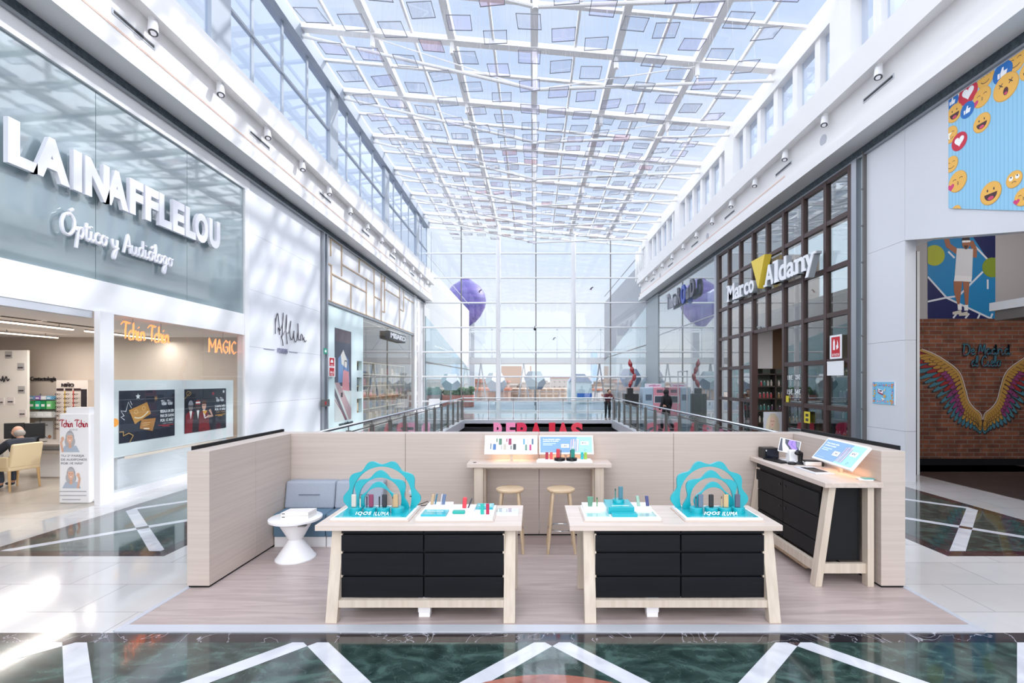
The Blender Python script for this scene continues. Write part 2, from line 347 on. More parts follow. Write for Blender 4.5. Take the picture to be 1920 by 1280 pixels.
# ------------------------------------------------------------------ printed graphics: flat coloured shapes layered on a surface
def ell(cx, cy, a, b, n=20, t0=0, t1=2*PI, rot=0):
    c, s_ = math.cos(rot), math.sin(rot)
    pts = [(a*math.cos(t0+(t1-t0)*i/n), b*math.sin(t0+(t1-t0)*i/n)) for i in range(n+(0 if abs(t1-t0-2*PI) < 1e-6 else 1))]
    return [(cx+x*c-y*s_, cy+x*s_+y*c) for x, y in pts]
class PR:
    def __init__(s, O, U, V, eps=.0005, rough=.5, emit=0, clip=None):
        s.O, s.U, s.V = Vector(O), Vector(U), Vector(V); s.N = s.U.cross(s.V).normalized(); s.k = 0; s.eps = min(eps, .0002)
        s.mb = MB(); s.r = rough; s.e = emit; s.clip = clip; s.hp = None
    def c(s, col, emit=None):
        s.k += 1; s.mb.mat(M(col, s.r, emit=s.e if emit is None else emit))
    def cl(s, p):
        if not s.clip: return p
        a, b, c, d = s.clip
        for ax, lim, sg in ((0, a, 1), (0, b, -1), (1, c, 1), (1, d, -1)):
            q = []
            for i in range(len(p)):
                P, Q = p[i-1], p[i]; ip = (P[ax]-lim)*sg >= 0; iq = (Q[ax]-lim)*sg >= 0
                if ip != iq:
                    t = (lim-P[ax])/(Q[ax]-P[ax]); q.append((P[0]+(Q[0]-P[0])*t, P[1]+(Q[1]-P[1])*t))
                if iq: q.append(Q)
            p = q
            if not p: return p
        if s.hp:
            A, B, C_ = s.hp; q = []
            for i in range(len(p)):
                P, Q = p[i-1], p[i]; dp = A*P[0]+B*P[1]+C_; dq = A*Q[0]+B*Q[1]+C_
                if (dp >= 0) != (dq >= 0): t = dp/(dp-dq); q.append((P[0]+(Q[0]-P[0])*t, P[1]+(Q[1]-P[1])*t))
                if dq >= 0: q.append(Q)
            p = q
        return p
    def poly(s, pts, col, new=True):
        if new: s.c(col)
        pts = s.cl(list(pts))
        if len(pts) < 3: return s
        o = s.O+s.N*s.eps*s.k
        s.mb.add([o+s.U*u+s.V*v for u, v in pts], [tuple(range(len(pts)))]); return s
    def rect(s, a, b, c, d, col): return s.poly([(a, c), (b, c), (b, d), (a, d)], col)
    def disc(s, x, y, a, col, b=None, rot=0, n=20): return s.poly(ell(x, y, a, b or a, n, rot=rot), col)
    def line(s, pts, wd, col):
        s.c(col); o = s.O+s.N*s.eps*s.k; w_ = wd/2; P = [pts[0]]
        for q in pts[1:]:
            if math.hypot(q[0]-P[-1][0], q[1]-P[-1][1]) > 1e-6: P.append(q)
        if len(P) < 2: return s
        nn = []
        for i in range(len(P)-1):
            a, b = P[i+1][0]-P[i][0], P[i+1][1]-P[i][1]; d = math.hypot(a, b); nn.append((-b/d, a/d))
        Ls, Rs = [], []
        for i, (x, y) in enumerate(P):
            a = nn[max(0, i-1)]; b = nn[min(i, len(nn)-1)]; mx, my = a[0]+b[0], a[1]+b[1]; l = math.hypot(mx, my)
            if l < .5: mx, my, l = b[0], b[1], 1
            k = min(1.6, 2/l)*w_/l*1.0 if l > 1 else w_/l
            Ls.append((x+mx*k, y+my*k)); Rs.append((x-mx*k, y-my*k))
        for i in range(len(P)-1):
            q = s.cl([Rs[i], Rs[i+1], Ls[i+1], Ls[i]])
            if len(q) > 2: s.mb.add([o+s.U*u+s.V*v for u, v in q], [tuple(range(len(q)))])
        return s
    def text(s, body, u, v, h, col, off=0, align='LEFT', shear=0, sp=1, w=None):
        s.c(col); g = txt(body, h/.7, 0, off*h, shear, sp, align); o = s.O+s.N*s.eps*s.k
        if w:
            a, b, c, d = gbox(g); k = w/(b-a); g = ([(p[0]*k, p[1], 0) for p in g[0]], g[1])
        s.mb.geo((g[0], g[1]), o+s.U*u+s.V*v, s.U, s.V, s.N); return s
    def curs(s, body, u, v, w, col, wd, h=None):
        st, x = cursive(body); k = w/x; kv = (h/2) if h else k
        s.c(col); kk = s.k
        for q in st: s.k = kk-1; s.line([(u+a*k, v+b*kv) for a, b in q], wd, col)
        return s
    def star(s, x, y, r, col, n=5, ri=.45, rot=PI/2):
        return s.poly([(x+(r if i % 2 == 0 else r*ri)*math.cos(rot+PI*i/n), y+(r if i % 2 == 0 else r*ri)*math.sin(rot+PI*i/n)) for i in range(2*n)], col)
    def heart(s, x, y, r, col):
        return s.poly([(x+r*.062*16*math.sin(t)**3, y+r*.062*(13*math.cos(t)-5*math.cos(2*t)-2*math.cos(3*t)-math.cos(4*t))) for t in [-2*PI*i/24 for i in range(24)]], col)
    def build(s, name, parent=None, **k): return s.mb.build(name, None, parent, **k)
# ================================================================== THE SETTING
XL, XR, YE = -7.42, 7.72, 33.0
def roofz(x): return 13.1-(x+7.45)*.089
HX0, HX1, HY0, HY1 = -3.62, 4.13, 7.3, 25.3      # the void
# floor
mb = MB().mat(MARBLE)
for a, b, c, d in ((-7.4, 8.62, -4, HY0), (-7.4, HX0, HY0, HY1), (HX1, 8.62, HY0, HY1), (-7.4, 8.62, HY1, 33.2)):
    mb.box(a, b, c, d, -.3, 0)
fl = S('floor', mb)
E = .0008
def rectp(m, x0, x1, y0, y1, z, mt): m.mat(mt).box(x0, x1, y0, y1, z-.0006, z)
def strip45(m, cx, cy, sx_, l0, l1, wx, z, mt, clip):      # diagonal strip through (cx,cy), direction (sx_,1), run l0..l1 in Y
    p = PR((0, 0, z), (1, 0, 0), (0, 1, 0), 0, clip=clip); p.mb = m; p.k = 0
    m.mat(mt); q = p.cl([(cx+sx_*l0-wx/2, cy+l0), (cx+sx_*l0+wx/2, cy+l0), (cx+sx_*l1+wx/2, cy+l1), (cx+sx_*l1-wx/2, cy+l1)])
    if len(q) > 2: m.add([(a, b, z) for a, b in q]+[(a, b, z-.0006) for a, b in q], [tuple(range(len(q))), tuple(range(len(q), 2*len(q)))[::-1]])
inl = MB()
rectp(inl, -7.3, 8.5, .6, 3.885, .0008, GREEN); rectp(inl, -7.3, 8.5, 3.885, 4.035, .0008, BLACKM); 
CW = (-7.3, 8.5, .6, 3.885); CW2 = (-7.3, 8.5, .6, 3.96)
for i in range(-4, 5):
    x = .15+1.94*i
    for s_ in (-1, 1): strip45(inl, x, 3.93, s_, -3.3, 0, .2, .0018, STRIPM, CW)
    inl.mat(BROWNM)
    for j in range(0, 4):
        for dx in (0, .97):
            yy = 3.93-j*1.94-(.97 if dx else 0)
            q = PR((0, 0, 0), (1, 0, 0), (0, 1, 0), 0, clip=CW).cl([(x+dx-.1, yy), (x+dx, yy-.1), (x+dx+.1, yy), (x+dx, yy+.1)])
            if len(q) > 2: inl.add([(a, b, .0026) for a, b in q], [tuple(range(len(q)))])
inl.mat(REDM); inl.add([(x, y, .0034) for x, y in PR((0, 0, 0), (1, 0, 0), (0, 1, 0), 0).cl(ell(.1, 2.34, 1.12, 1.12, 48))], [tuple(range(48))])
inl.mat(STRIPM); inl.add([(x, y, .004) for x, y in ell(.1, 2.34, .95, .95, 48)], [tuple(range(48))])
for x0, x1, y1 in ((-6.75, -4.43, 32.5), (4.97, 7.4, 32.5)):
    rectp(inl, x0, x1, 5.8, y1, .0008, BROWNM)
    cl = (x0+.17, x1-.17, 5.97, y1-.17); rectp(inl, *cl, .0016, GREEN)
    xc = (x0+x1)/2; hw = (cl[1]-cl[0])/2
    for i in range(16):
        yc = 6.92+i*2*hw*1.0
        for s_ in (-1, 1): strip45(inl, xc, yc, s_, -hw, hw, .2, .0024, STRIPM, cl)
        inl.mat(BROWNM); inl.add([(xc-.1, yc, .0032), (xc, yc-.1, .0032), (xc+.1, yc, .0032), (xc, yc+.1, .0032)], [(0, 1, 2, 3)])
inl.v = [(a, b, c) for a, b, c in inl.v]
S('floor_inlay', inl)
S('trim_1', MB().box(-3.5, 3.77, 4.035, 4.15, 0, .012).box(-3.52, -3.47, 4.05, 6.9, 0, .013).box(3.74, 3.79, 4.05, 6.9, 0, .013), M((205, 209, 218), .35, .3))
S('floor_booth', MB().box(-3.48, 3.75, 4.14, 6.9, 0, .010), VINYL)
# void
BK = M((22, 22, 28), .45)
v = MB().mat(BK)
v.box(HX0-.12, HX0, HY0-.1, HY1+.1, -4.6, -.3).box(HX1, HX1+.12, HY0-.1, HY1+.1, -4.6, -.3).box(HX0, HX1, HY1, HY1+.12, -4.6, -.04).box(HX0, HX1, HY0-.12, HY0, -4.6, -.3)
v.mat(M((150, 150, 155))).box(HX0, HX1, HY0, HY1, -4.7, -4.6)
S('wall_void', v)
S('trim_2', MB().box(HX0-.2, HX0+.03, HY0, HY1, -.32, .06).box(HX1-.03, HX1+.2, HY0, HY1, -.32, .06).box(HX0, HX1, HY1-.03, HY1+.2, -.12, .06), M((205, 207, 212), .4))
# ---- fascias (beam over the shop fronts)
prof = [(-7.9, 7.53), (-6.87, 7.53), (-6.87, 7.76), (-6.95, 7.80), (-6.95, 7.98), (-7.02, 8.0), (-7.02, 8.68), (-6.75, 8.64), (-6.75, 9.28), (-7.9, 9.3)]
FL0, FL1 = -4, 33.1
S('wall_left_beam', MB().prism(prof, (0, FL0, 0), (1, 0, 0), (0, 0, 1), (0, 1, 0), FL1-FL0), WHITE)
OX = .33
S('wall_right_beam', MB().prism([(-x+OX, z+.05) for x, z in prof], (0, FL0, 0), (1, 0, 0), (0, 0, 1), (0, 1, 0), FL1-FL0), WHITE)
COVE_GLOW = M((232, 200, 184), .5)  # strip colour paints the pinkish reflected glow of the LED cove
S('cove_glow_left', MB().box(-6.955, -6.94, FL0, FL1, 7.955, 7.99), COVE_GLOW); S('cove_glow_right', MB().box(6.94+OX, 6.955+OX, 14, FL1, 8.005, 8.04), COVE_GLOW)
S('trim_5', MB().mat(SLATE).box(-7.45, -7.38, FL0, FL1, 7.35, 7.53).mat(STEEL).box(-7.46, -7.34, FL0, FL1, 7.31, 7.35))
S('trim_6', MB().mat(SLATE).box(7.70, 7.77, FL0, FL1, 7.38, 7.58).mat(STEEL).box(7.66, 7.78, FL0, FL1, 7.34, 7.38))
# ---- clerestory left / right
FR = [11.6+3.3*i for i in range(-4, 7)] + [33.05]
mb = MB()
PY = [11.2+6.35*k for k in range(-3, 4)]
for y in PY:
    mb.box(-7.36, -7.22, y-.35, y+.35, 9.28, 12.75)
    for d in (1.35, 2.85, 4.4): mb.box(-7.32, -7.28, y+d-.055, y+d+.055, 9.28, 12.75)
mb.box(-7.36, -7.24, FL0, FL1, 9.28, 9.36).box(-7.5, -7.1, FL0, FL1, 12.55, 13.0)
mb.mat(M((150, 158, 170))).box(-7.35, -7.25, FL0, FL1, 11.0, 11.07)
S('window_1', mb); S('window_2', MB().box(-7.31, -7.30, FL0, FL1, 9.3, 12.6), ROOFGL)
mb = MB()
for y in FR[::2]: mb.box(7.35, 7.75, y-.4, y+.4, 9.33, 11.6)
for y in FR:
    for d in (1.1, 2.2): mb.box(7.46, 7.66, y+d-.12, y+d+.12, 9.33, 11.5)
    if y not in FR[::2]: mb.box(7.46, 7.66, y-.12, y+.12, 9.33, 11.5)
mb.box(7.46, 7.66, FL0, FL1, 9.33, 9.45).box(7.4, 7.8, FL0, FL1, 11.05, 11.62)
S('window_3', mb); S('window_4', MB().box(7.60, 7.61, FL0, FL1, 9.35, 11.4), ROOFGL)
# ---- roof
XS = [-7.3, -4.95, -2.5, .03, 2.55, 5.05, 7.65]
mb = MB()
for i, x in enumerate(XS):
    z = roofz(x); mb.box(x-.11, x+.11, FL0, FL1, z-.12, z+.12)
    if i < 6:
        xm = (x+XS[i+1])/2; z = roofz(xm); mb.box(xm-.035, xm+.035, FL0, FL1, z-.03, z+.08)
for y in FR:
    mb.bar((-7.45, y, roofz(-7.45)-.08), (7.75, y, roofz(7.75)-.08), .16, .26, (0, 1, 0))
    mb.bar((-7.45, y+1.65, roofz(-7.45)), (7.75, y+1.65, roofz(7.75)), .08, .12, (0, 1, 0))
    for x in XS[1:-1]: mb.cyl((x, y, roofz(x)-.5), (x, y, roofz(x)), .07, n=8)
S('ceiling', mb)
mb = MB()
for y in FR[2:-1]:
    mb.tube([(-7.25, y, 12.75), (.05, y, 11.07), (7.6, y, 11.35)], .05, 8)
    mb.cyl((.05, y, 11.0), (.05, y, roofz(0)), .075, n=10)
    for x in (-4.95, 5.05):
        t = 12.75+(11.07-12.75)*(x+7.25)/7.3 if x < 0 else 11.07+(11.35-11.07)*x/7.55
        mb.cyl((x, y, t), (x, y, roofz(x)), .03, n=6)
    mb.tube([(.05, y, 11.07), (-4.95, y, roofz(-4.95)-.2)], .018, 6).tube([(.05, y, 11.07), (5.05, y, roofz(5.05)-.2)], .018, 6)
S('ceiling_tie_rods', mb)
g = MB(); z0, z1 = roofz(-7.5)+.1, roofz(7.8)+.1
g.add([(-7.5, FL0, z0), (7.8, FL0, z1), (7.8, FL1, z1), (-7.5, FL1, z0)], [(0, 1, 2, 3)])
S('window_5', g, ROOFGL)
# ---- end glass wall
mb = MB().mat(WHITE2)
VX = [-7.46+2.545*i for i in range(7)]
for i, x in enumerate(VX):
    top = roofz(x)
    if i in (2, 4): mb.mat(WHITE2).cyl((x, YE-.25, 0), (x, YE-.25, top), .16, n=12)
    elif i in (1, 3, 5): mb.mat(STEELD).box(x-.035, x+.035, YE-.03, YE+.03, 0, top)
ZT = [.72, 2.39, 4.06, 5.74, 7.41, 9.1, 10.76]
for z in ZT: mb.mat(WHITE2).cyl((-7.7, YE-.12, z), (8, YE-.12, z), .055, n=8)
mb.box(-7.6, 7.8, YE-.1, YE+.1, 0, .12)
S('window_6', mb)
g = MB()
for i in range(6):
    g.box(VX[i]+.02, VX[i+1]-.02, YE-.006, YE+.006, .1, roofz(VX[i+1]))
S('window_7', g, PANEGL)
mb = MB().mat(WHITE2)
for sx_, x in ((1, -7.66), (-1, 7.92)):
    mb.cyl((x, YE-.3, 0), (x, YE-.3, 7.5), .17, n=12)
    a = x-sx_*.5
    mb.cyl((a, YE-.5, 0), (a, YE-.5, 7.5), .06, n=8)
    for i, z in enumerate(ZT[:5]): mb.cyl((x, YE-.4, z), (a, YE-.5, z), .04, n=6)
    zz = [0, .72, 2.39, 4.06, 5.74, 7.41]
    for i in range(5): mb.cyl((x if i % 2 else a, YE-.4, zz[i]), (a if i % 2 else x, YE-.4, zz[i+1]), .035, n=6)
S('wall_end_columns', mb)
# ================================================================== LEFT SHOP FRONTS
mb = MB().mat(WHITE2)
mb.box(-7.6, XL, -4, 12.42, 3.28, 3.82)                                   # lintel
mb.box(-7.6, XL+.02, -4, 12.42, 7.03, 7.32)                               # head band
mb.box(-7.6, XL+.02, 12.42, 12.62, 0, 7.32)
mb.box(-7.40, -7.30, 8.15, 8.42, 0, 3.279)                               # column
mb.mat(GREYW).box(-7.55, -7.43, -4, 8.15, 3.16, 3.279)
mb.mat(WHITE2).box(-7.6, -7.38, 8.44, 12.42, 0, .12)
S('wall_left', mb)
UP = MB().mat(UPGL)
for a, b in ((-4, 4.3), (4.31, 6.25), (6.26, 8.23), (8.24, 10.4), (10.41, 12.42)): UP.box(-7.52, -7.45, a, b, 3.82, 7.03)
S('window_8', UP)
g = MB()
for a, b in ((8.46, 10.42), (10.43, 12.40)): g.box(-7.45, -7.44, a, b, .12, 3.28)
S('window_9', g, SHOPGL)
pl = MB().mat(PANELW)
for z0, z1 in ((0, 1.5), (1.505, 3.0), (3.005, 4.5), (4.505, 6.0), (6.005, 7.31)): pl.box(-7.6, XL, 12.63, 16.85, z0, z1)
S('wall_left_panel', pl)
S('trim_7', MB().mat(STEEL).box(-7.5, -7.32, 16.9, 17.0, 0, 7.31).box(-7.5, -7.34, 17.2, 17.32, 0, 7.31).mat(GREYW).box(-7.5, -7.42, 16.85, 17.3, 0, 7.31))
# bag shop
mb = MB().mat(WHITE2); mb.box(-7.6, XL, 17.32, 29.9, 4.98, 7.31)
mb.mat(STEEL).box(-7.6, -7.38, 17.32, 29.9, 4.90, 4.98)
MINT = MN('mint_glass', (205, 226, 226), (218, 236, 236), (.3, .3, .3), 1, 2, rough=.15, coat=.5)
mb.mat(MINT)
for a, b, z0, z1 in ((17.32, 18.1, 0, 4.9), (18.1, 21.15, 4.25, 4.9), (18.1, 21.15, 0, .35), (19.9, 20.4, .35, 4.25), (18.1, 19.9, .35, 4.25)):
    mb.box(-7.6, -7.44, a, b, z0, z1)
mb.box(-7.6, -7.44, 20.4, 21.0, 2.95, 4.25).box(-7.6, -7.44, 21.0, 21.15, .35, 4.25)
for z0, z1 in ((.35, .75), (1.35, 1.65), (2.25, 2.55)): mb.box(-7.6, -7.44, 20.4, 21.0, z0, z1)
mb.mat(WHITE2).box(-7.6, -7.34, 29.9, 30.5, 0, 7.4)
S('wall_left_shop', mb)
gb = MB().mat(M((205, 178, 150), .4, .4))
def zx(p, X): return onx(600+p[0]/8, 440+p[1]/8, X)
for a, b in (((155, 50), (155, 320)), ((165, 450), (165, 980)), ((320, 160), (320, 620)), ((460, 740), (460, 1150)), ((585, 350), (585, 570)), ((690, 650), (690, 1250)),
             ((808, 500), (808, 1280)), ((915, 580), (915, 1300)), ((965, 600), (965, 1160)), ((1190, 760), (1190, 1400)), ((1250, 820), (1250, 1140)),
             ((95, 420), (160, 455)), ((180, 590), (690, 860)), ((330, 450), (800, 730)), ((820, 930), (920, 980)), ((930, 685), (970, 710)), ((935, 1145), (970, 1165)),
             ((980, 825), (1190, 945)), ((1200, 1120), (1255, 1145)), ((1265, 940), (1400, 1020)), ((160, 60), (320, 165)), ((585, 350), (808, 500))):
    p, q = zx(a, XL), zx(b, XL)
    z0 = max(5.0, min(7.3, p.z)); z1 = max(5.0, min(7.3, q.z))
    if abs(a[0]-b[0]) < 3: gb.box(XL, XL+.03, p.y-.03, p.y+.03, min(z0, z1), max(z0, z1))
    else: zm = (z0+z1)/2; gb.box(XL, XL+.03, p.y, q.y, zm-.025, zm+.025)
gb.box(XL, XL+.03, 17.32, 29.9, 5.0, 5.04)
S('trim_8', gb)
g = MB()
for i in range(6): g.box(-7.45, -7.44, 21.17+i*1.455, 21.15+(i+1)*1.455, 0, 4.9)
S('window_10', g, SHOPGL)
# shop interiors left (shells)
inn = MB().mat(M((196, 184, 172), .7)); inn.box(-15, -7.62, 13.3, 13.4, 0, 3.4).box(-15, -7.6, -4, -3.9, 0, 3.4)
inn.mat(M((214, 208, 202), .7)).box(-15.1, -15, -4, 13.4, 0, 3.4)
inn.mat(M((222, 221, 222), .7)).box(-15, -7.62, -4, 13.3, 3.3, 3.45)
inn.mat(SHOPFL).box(-15, -7.4, -4, 13.4, -.3, 0)
inn.mat(BLACKS)
for y0, y1 in ((8.9, 9.6), (9.75, 10.9)): inn.box(-9.9, -9.86, y0, y1, 3.293, 3.3).box(-9.8, -9.76, y0, y1, 3.293, 3.3)
S('wall_left_interior', inn)
inn = MB().mat(M((186, 176, 166), .7)); inn.box(-11.6, -11.5, 17, 30.5, 0, 5); inn.box(-11.5, -7.6, 30.4, 30.5, 0, 5).box(-11.5, -7.6, 17, 17.1, 0, 5)
inn.mat(WHITE).box(-11.5, -7.6, 17, 30.5, 4.95, 5.05); inn.mat(SHOPFL).box(-11.5, -7.4, 13.4, 30.5, -.3, 0)
S('wall_left_shop_interior', inn)
# ================================================================== RIGHT SHOP FRONTS
mb = MB().mat(BRONZE)
VY = [20.07, 19.03, 17.98, 16.93, 15.9, 14.85, 13.78, 12.72, 11.72]; ZH = [.06, 1.4, 2.6, 3.8, 5.0, 6.2, 7.3]
for i, y in enumerate(VY):
    ww = .11 if i in (0, 8) else .08
    mb.box(7.66, 7.8, y-ww/2-.02, y+ww/2+.02, 3.75 if i == 4 else 0, 7.34)
for z in ZH:
    if z < 3.7: mb.box(7.67, 7.79, 16.93, 20.07, z-.06, z+.06).box(7.67, 7.79, 11.7, 14.85, z-.06, z+.06)
    else: mb.box(7.67, 7.79, 11.7, 20.07, z-.06, z+.06)
mb.box(7.62, 7.82, 16.85, 17.05, 0, 3.8)
S('window_11', mb)
g = MB()
for i in range(8):
    for j in range(6):
        if i in (3, 4) and j < 3: continue
        g.box(7.725, 7.735, VY[i+1]+.05, VY[i]-.05, ZH[j]+.06, ZH[j+1]-.06)
S('window_12', g, MIRRGL)
mb = MB().mat(STEEL).box(7.62, 7.8, 20.15, 20.35, 0, 7.36).box(7.62, 7.8, 11.42, 11.6, 0, 7.36).mat(GREYW).box(7.7, 7.9, 20.3, 20.6, 0, 7.36).mat(STEELD).box(7.64, 7.72, 11.2, 11.24, 0, 7.36)
mb.mat(M((205, 220, 224), .1, coat=1)).box(7.74, 7.8, 11.2, 11.42, 0, 7.36)
mb.mat(STEELD)
for k in range(9): mb.cyl((7.62, 11.22, .6+.85*k), (7.66, 11.22, .6+.85*k), .025, n=8)
S('trim_9', mb)
g = MB().mat(MIRRGL)
for i in range(6):
    g.box(7.725, 7.735, 20.62+i*1.53, 20.6+(i+1)*1.53, 0, 7.34)
S('window_13', g)
S('trim_10', MB().mat(STEEL).box(7.7, 7.78, 24.3, 24.34, 0, 2.6).box(7.7, 7.78, 25.8, 25.84, 0, 2.6).box(7.7, 7.78, 24.3, 25.84, 2.56, 2.62).box(7.7, 7.76, 20.6, 29.8, 4.9, 4.94).mat(M((150, 160, 165), .4)).box(7.68, 8.1, 29.8, 33, 0, 7.5))
RW = MN('right_wall_white', (212, 213, 219), (219, 220, 225), (.3, .3, .3), 1, 2, rough=.3)
mb = MB().mat(RW)
for z0, z1 in ((0, 1.05), (1.055, 2.95), (2.955, 5.02)): mb.box(7.72, 7.95, 10.05, 11.2, z0, z1)
for a, b in ((4.0, 7.4), (7.405, 10.05)):
    zl = [5.022-.232*(10.05-y) for y in (a, b)]; mb.prism([(a, zl[0]), (b, zl[1]), (b, 7.36), (a, 7.36)], (7.72, 0, 0), (0, 1, 0), (0, 0, 1), (1, 0, 0), .5)
mb.box(7.72, 8.3, 10.055, 11.2, 5.025, 7.36).box(7.72, 8.3, -4, 3.995, 3.6, 7.36)
mb.obox((7.72, 10.05, 0), (.85, .83, 0), (.1, .1, 0), (0, 0, 5.02))
mb.mat(WHITE2).obox((8.56, 10.84, 0), (.06, .1, 0), (.09, -.01, 0), (0, 0, 5.0)).mat(BLACKS).obox((8.50, 10.80, 0), (.03, .03, 0), (.05, -.01, 0), (0, 0, 5.0))
mb.mat(BLACKS).box(8.0, 8.04, 10.30, 10.33, 1.05, 1.35)
S('wall_right', mb)
mb = MB().mat(BRICK).box(8.6, 16, 12.1, 12.3, .16, 3.65).mat(BLACKS).box(8.6, 16, 12.06, 12.3, 0, .16)
S('wall_right_brick', mb)
mb = MB().mat(M((168, 164, 168), .7)).box(8.4, 16, 12.12, 12.3, 3.65, 7.4).mat(M((120, 116, 118), .7)).box(8.4, 16, -4, 12.2, 7.0, 7.1).box(16, 16.1, -4, 12.3, 0, 7.1).box(8.6, 16, -4, -3.9, 0, 7.1)
mb.mat(DARKFL).box(8.62, 16, -4, 12.3, -.3, 0)
mb.mat(WHITE2).box(9.5, 11.4, 6.5, 10.08, 3.55, 3.72).mat(M((110, 104, 102))).box(9.56, 11.4, 6.5, 10.02, 3.35, 3.55)
S('wall_right_interior', mb)
mb = MB().mat(M((120, 96, 78), .6)).box(12, 12.1, 12.42, 20.3, 0, 5).box(7.9, 12, 20.3, 20.4, 0, 7.4).box(8.6, 12, 12.32, 12.42, 0, 7.4).box(7.9, 8.7, 11.62, 11.7, 0, 7.4).box(8.62, 8.72, 11.7, 12.4, 0, 7.4)
mb.mat(M((110, 88, 72), .6)).box(8.72, 12, 12.42, 20.3, 4.3, 4.4).box(7.8, 8.72, 11.7, 20.3, 4.3, 4.4).mat(M((196, 196, 204))).box(9.0, 9.62, 19.45, 19.75, 2.6, 4.3)
mb.mat(SHOPFL).box(8.62, 12, 11.2, 33, -.3, 0).box(8, 8.62, 12.3, 20.3, -.3, 0.0)
mb.mat(M((190, 195, 200))).box(12, 12.1, 20.4, 33, 0, 7.4).box(7.9, 12, 32.5, 32.6, 0, 7.4)
S('wall_right_shop_interior', mb)

# unseen wall added outside the right clerestory to block the sun there
S('sun_block_right', MB().box(9.3, 9.6, FL0, FL1, 7.0, 12.1), GREYW)
# ================================================================== THE BOOTH
Z0 = .010
# low partition round the booth
t = thing('booth_partition', (.13, 6.6, Z0), 'pale wood U-shaped low partition wall around the kiosk floor', 'partition')
PT = 1.39
for a, b in ((-3.5, -1.735), (-1.73, .075), (.08, 1.895), (1.90, 3.76)):
    MB().box(a, b, 6.545, 6.785, .03, PT).build('wall_panel', WOOD, t, bevel=.002)
for x0, x1 in ((-3.5, -3.276), (3.517, 3.76)):
    for a, b in ((4.89, 5.705), (5.71, 6.54)):
        MB().box(x0, x1, a, b, .03, PT).build('wall_panel', WOOD, t, bevel=.002)
MB().box(-3.49, -3.285, 4.90, 6.6, Z0, .03).box(3.525, 3.75, 4.90, 6.6, Z0, .03).box(-3.28, 3.52, 6.555, 6.7, Z0, .03).build('plinth', BLACKS, t)
MB().box(-3.535, -3.502, 5.0, 6.8, .6, 1.425).build('outer_panel', BLACKS, t)
MB().box(3.762, 3.795, 5.0, 6.8, .6, 1.43).build('outer_panel', BLACKS, t)
# display tables
def display_table(x0, x1, lab):
    yf, yb, zt = 4.25, 4.94, .832
    t = thing('display_table', ((x0+x1)/2, 4.6, Z0), lab, 'table', 'display tables at the front of the kiosk')
    MB().box(x0, x1, yf, yb, zt-.05, zt).build('table_top', WOODT, t, bevel=.003)
    lx = (x0+.125, x1-.155)
    for x in lx:
        b = MB(); b.obox((x, 4.17, Z0), (.10, 0, 0), (0, .075, 0), (0, .15, zt-.05-Z0)); b.build('leg', WOODL, t, bevel=.003)
        b = MB(); b.obox((x, 4.86, Z0), (.10, 0, 0), (0, .06, 0), (0, -.02, zt-.05-Z0)); b.build('leg', WOODL, t, bevel=.003)
    xa, xb = x0+.225, x1-.155
    MB().box(xa, xb, 4.21, 4.262, .127, .19).box(xa, xb, 4.86, 4.9, .127, .19).build('rail', WOODL, t, bevel=.002)
    MB().box(xa, xb, 4.295, 4.84, .19, zt-.052).build('cabinet', BLACKW, t)
    for q_ in (xa-.004, xb-.012): MB().box(q_, q_+.016, 4.268, 4.30, .19, .75).build('side_batten', WOODL, t)
    xm = (xa+xb)/2+.01
    for a, b in ((xa, xm-.004), (xm+.004, xb)):
        for z0, z1 in ((.758, .778), (.597, .742), (.388, .580), (.191, .370)):
            MB().box(a+.001, b-.001, 4.266, 4.296, z0, z1).build('drawer', BLACKW, t, bevel=.004)
    return t
display_table(-1.921, -.103, 'pale ash display table with black drawers, left of the kiosk entrance gap')
display_table(.319, 2.193, 'pale ash display table with black drawers, right of the kiosk entrance gap')
for x, l in ((-1.02, 'small white cable box under the left display table'), (1.0, 'small white cable box under the right display table')):
    MB().box(x, x+.11, 4.275, 4.36, .055, .185).box(x+.005, x+.105, 4.28, 4.355, Z0, .06).build('cable_box', PAPER, bevel=.004, label=l, cat='cable box')
# back desk
t = thing('high_desk', (.08, 6.35, Z0), 'narrow pale wood high desk against the back partition above two stools', 'desk')
MB().box(-.849, 1.0, 6.163, 6.54, .994, 1.044).build('desk_top', WOODT, t, bevel=.003)
for x in (-.76, .79): 
    MB().box(x, x+.115, 6.2, 6.3, Z0, .994).build('leg', WOODL, t, bevel=.003)
    MB().box(x+.02, x+.1, 6.46, 6.54, Z0, .994).build('leg', WOODL, t, bevel=.003)
MB().box(-.66, .80, 6.27, 6.3, .96, .994).box(-.645, -.62, 6.3, 6.5, .3, .994).box(.77, .795, 6.3, 6.5, .3, .994).build('inner_frame', WOODL, t)
MB().lathe((-.76, 6.27, 1.044), [(.02, 0), (.022, .003), (.012, .004)], 16).build('cable_grommet', BLACK, t)
# stools
def stool(x, y, lab):
    t = thing('bar_stool', (x, y, Z0), lab, 'stool', 'round wooden bar stools')
    MB().lathe((x, y, .735), [(.12, 0), (.165, .004), (.174, .018), (.172, .034), (.15, .042), (.05, .038), (.001, .037)], 40).build('seat', STOOLW, t)
    for sx_, sy in ((-1, -1), (1, -1), (1, 1), (-1, 1)):
        MB().cyl((x+sx_*.165, y+sy*.165, Z0), (x+sx_*.1, y+sy*.1, .742), .017, .020, 12).build('leg', STOOLW, t)
    n = 40; m = MB(); m.tube([(x+.155*1.02*math.cos(2*PI*i/n), y+.155*1.02*math.sin(2*PI*i/n), .285) for i in range(n+1)], .007, 8, False); m.build('foot_ring', CHROME, t)
stool(-.288, 6.0, 'round wooden bar stool under the high desk, nearer the bench')
stool(.342, 6.0, 'round wooden bar stool under the high desk, nearer the side counter')
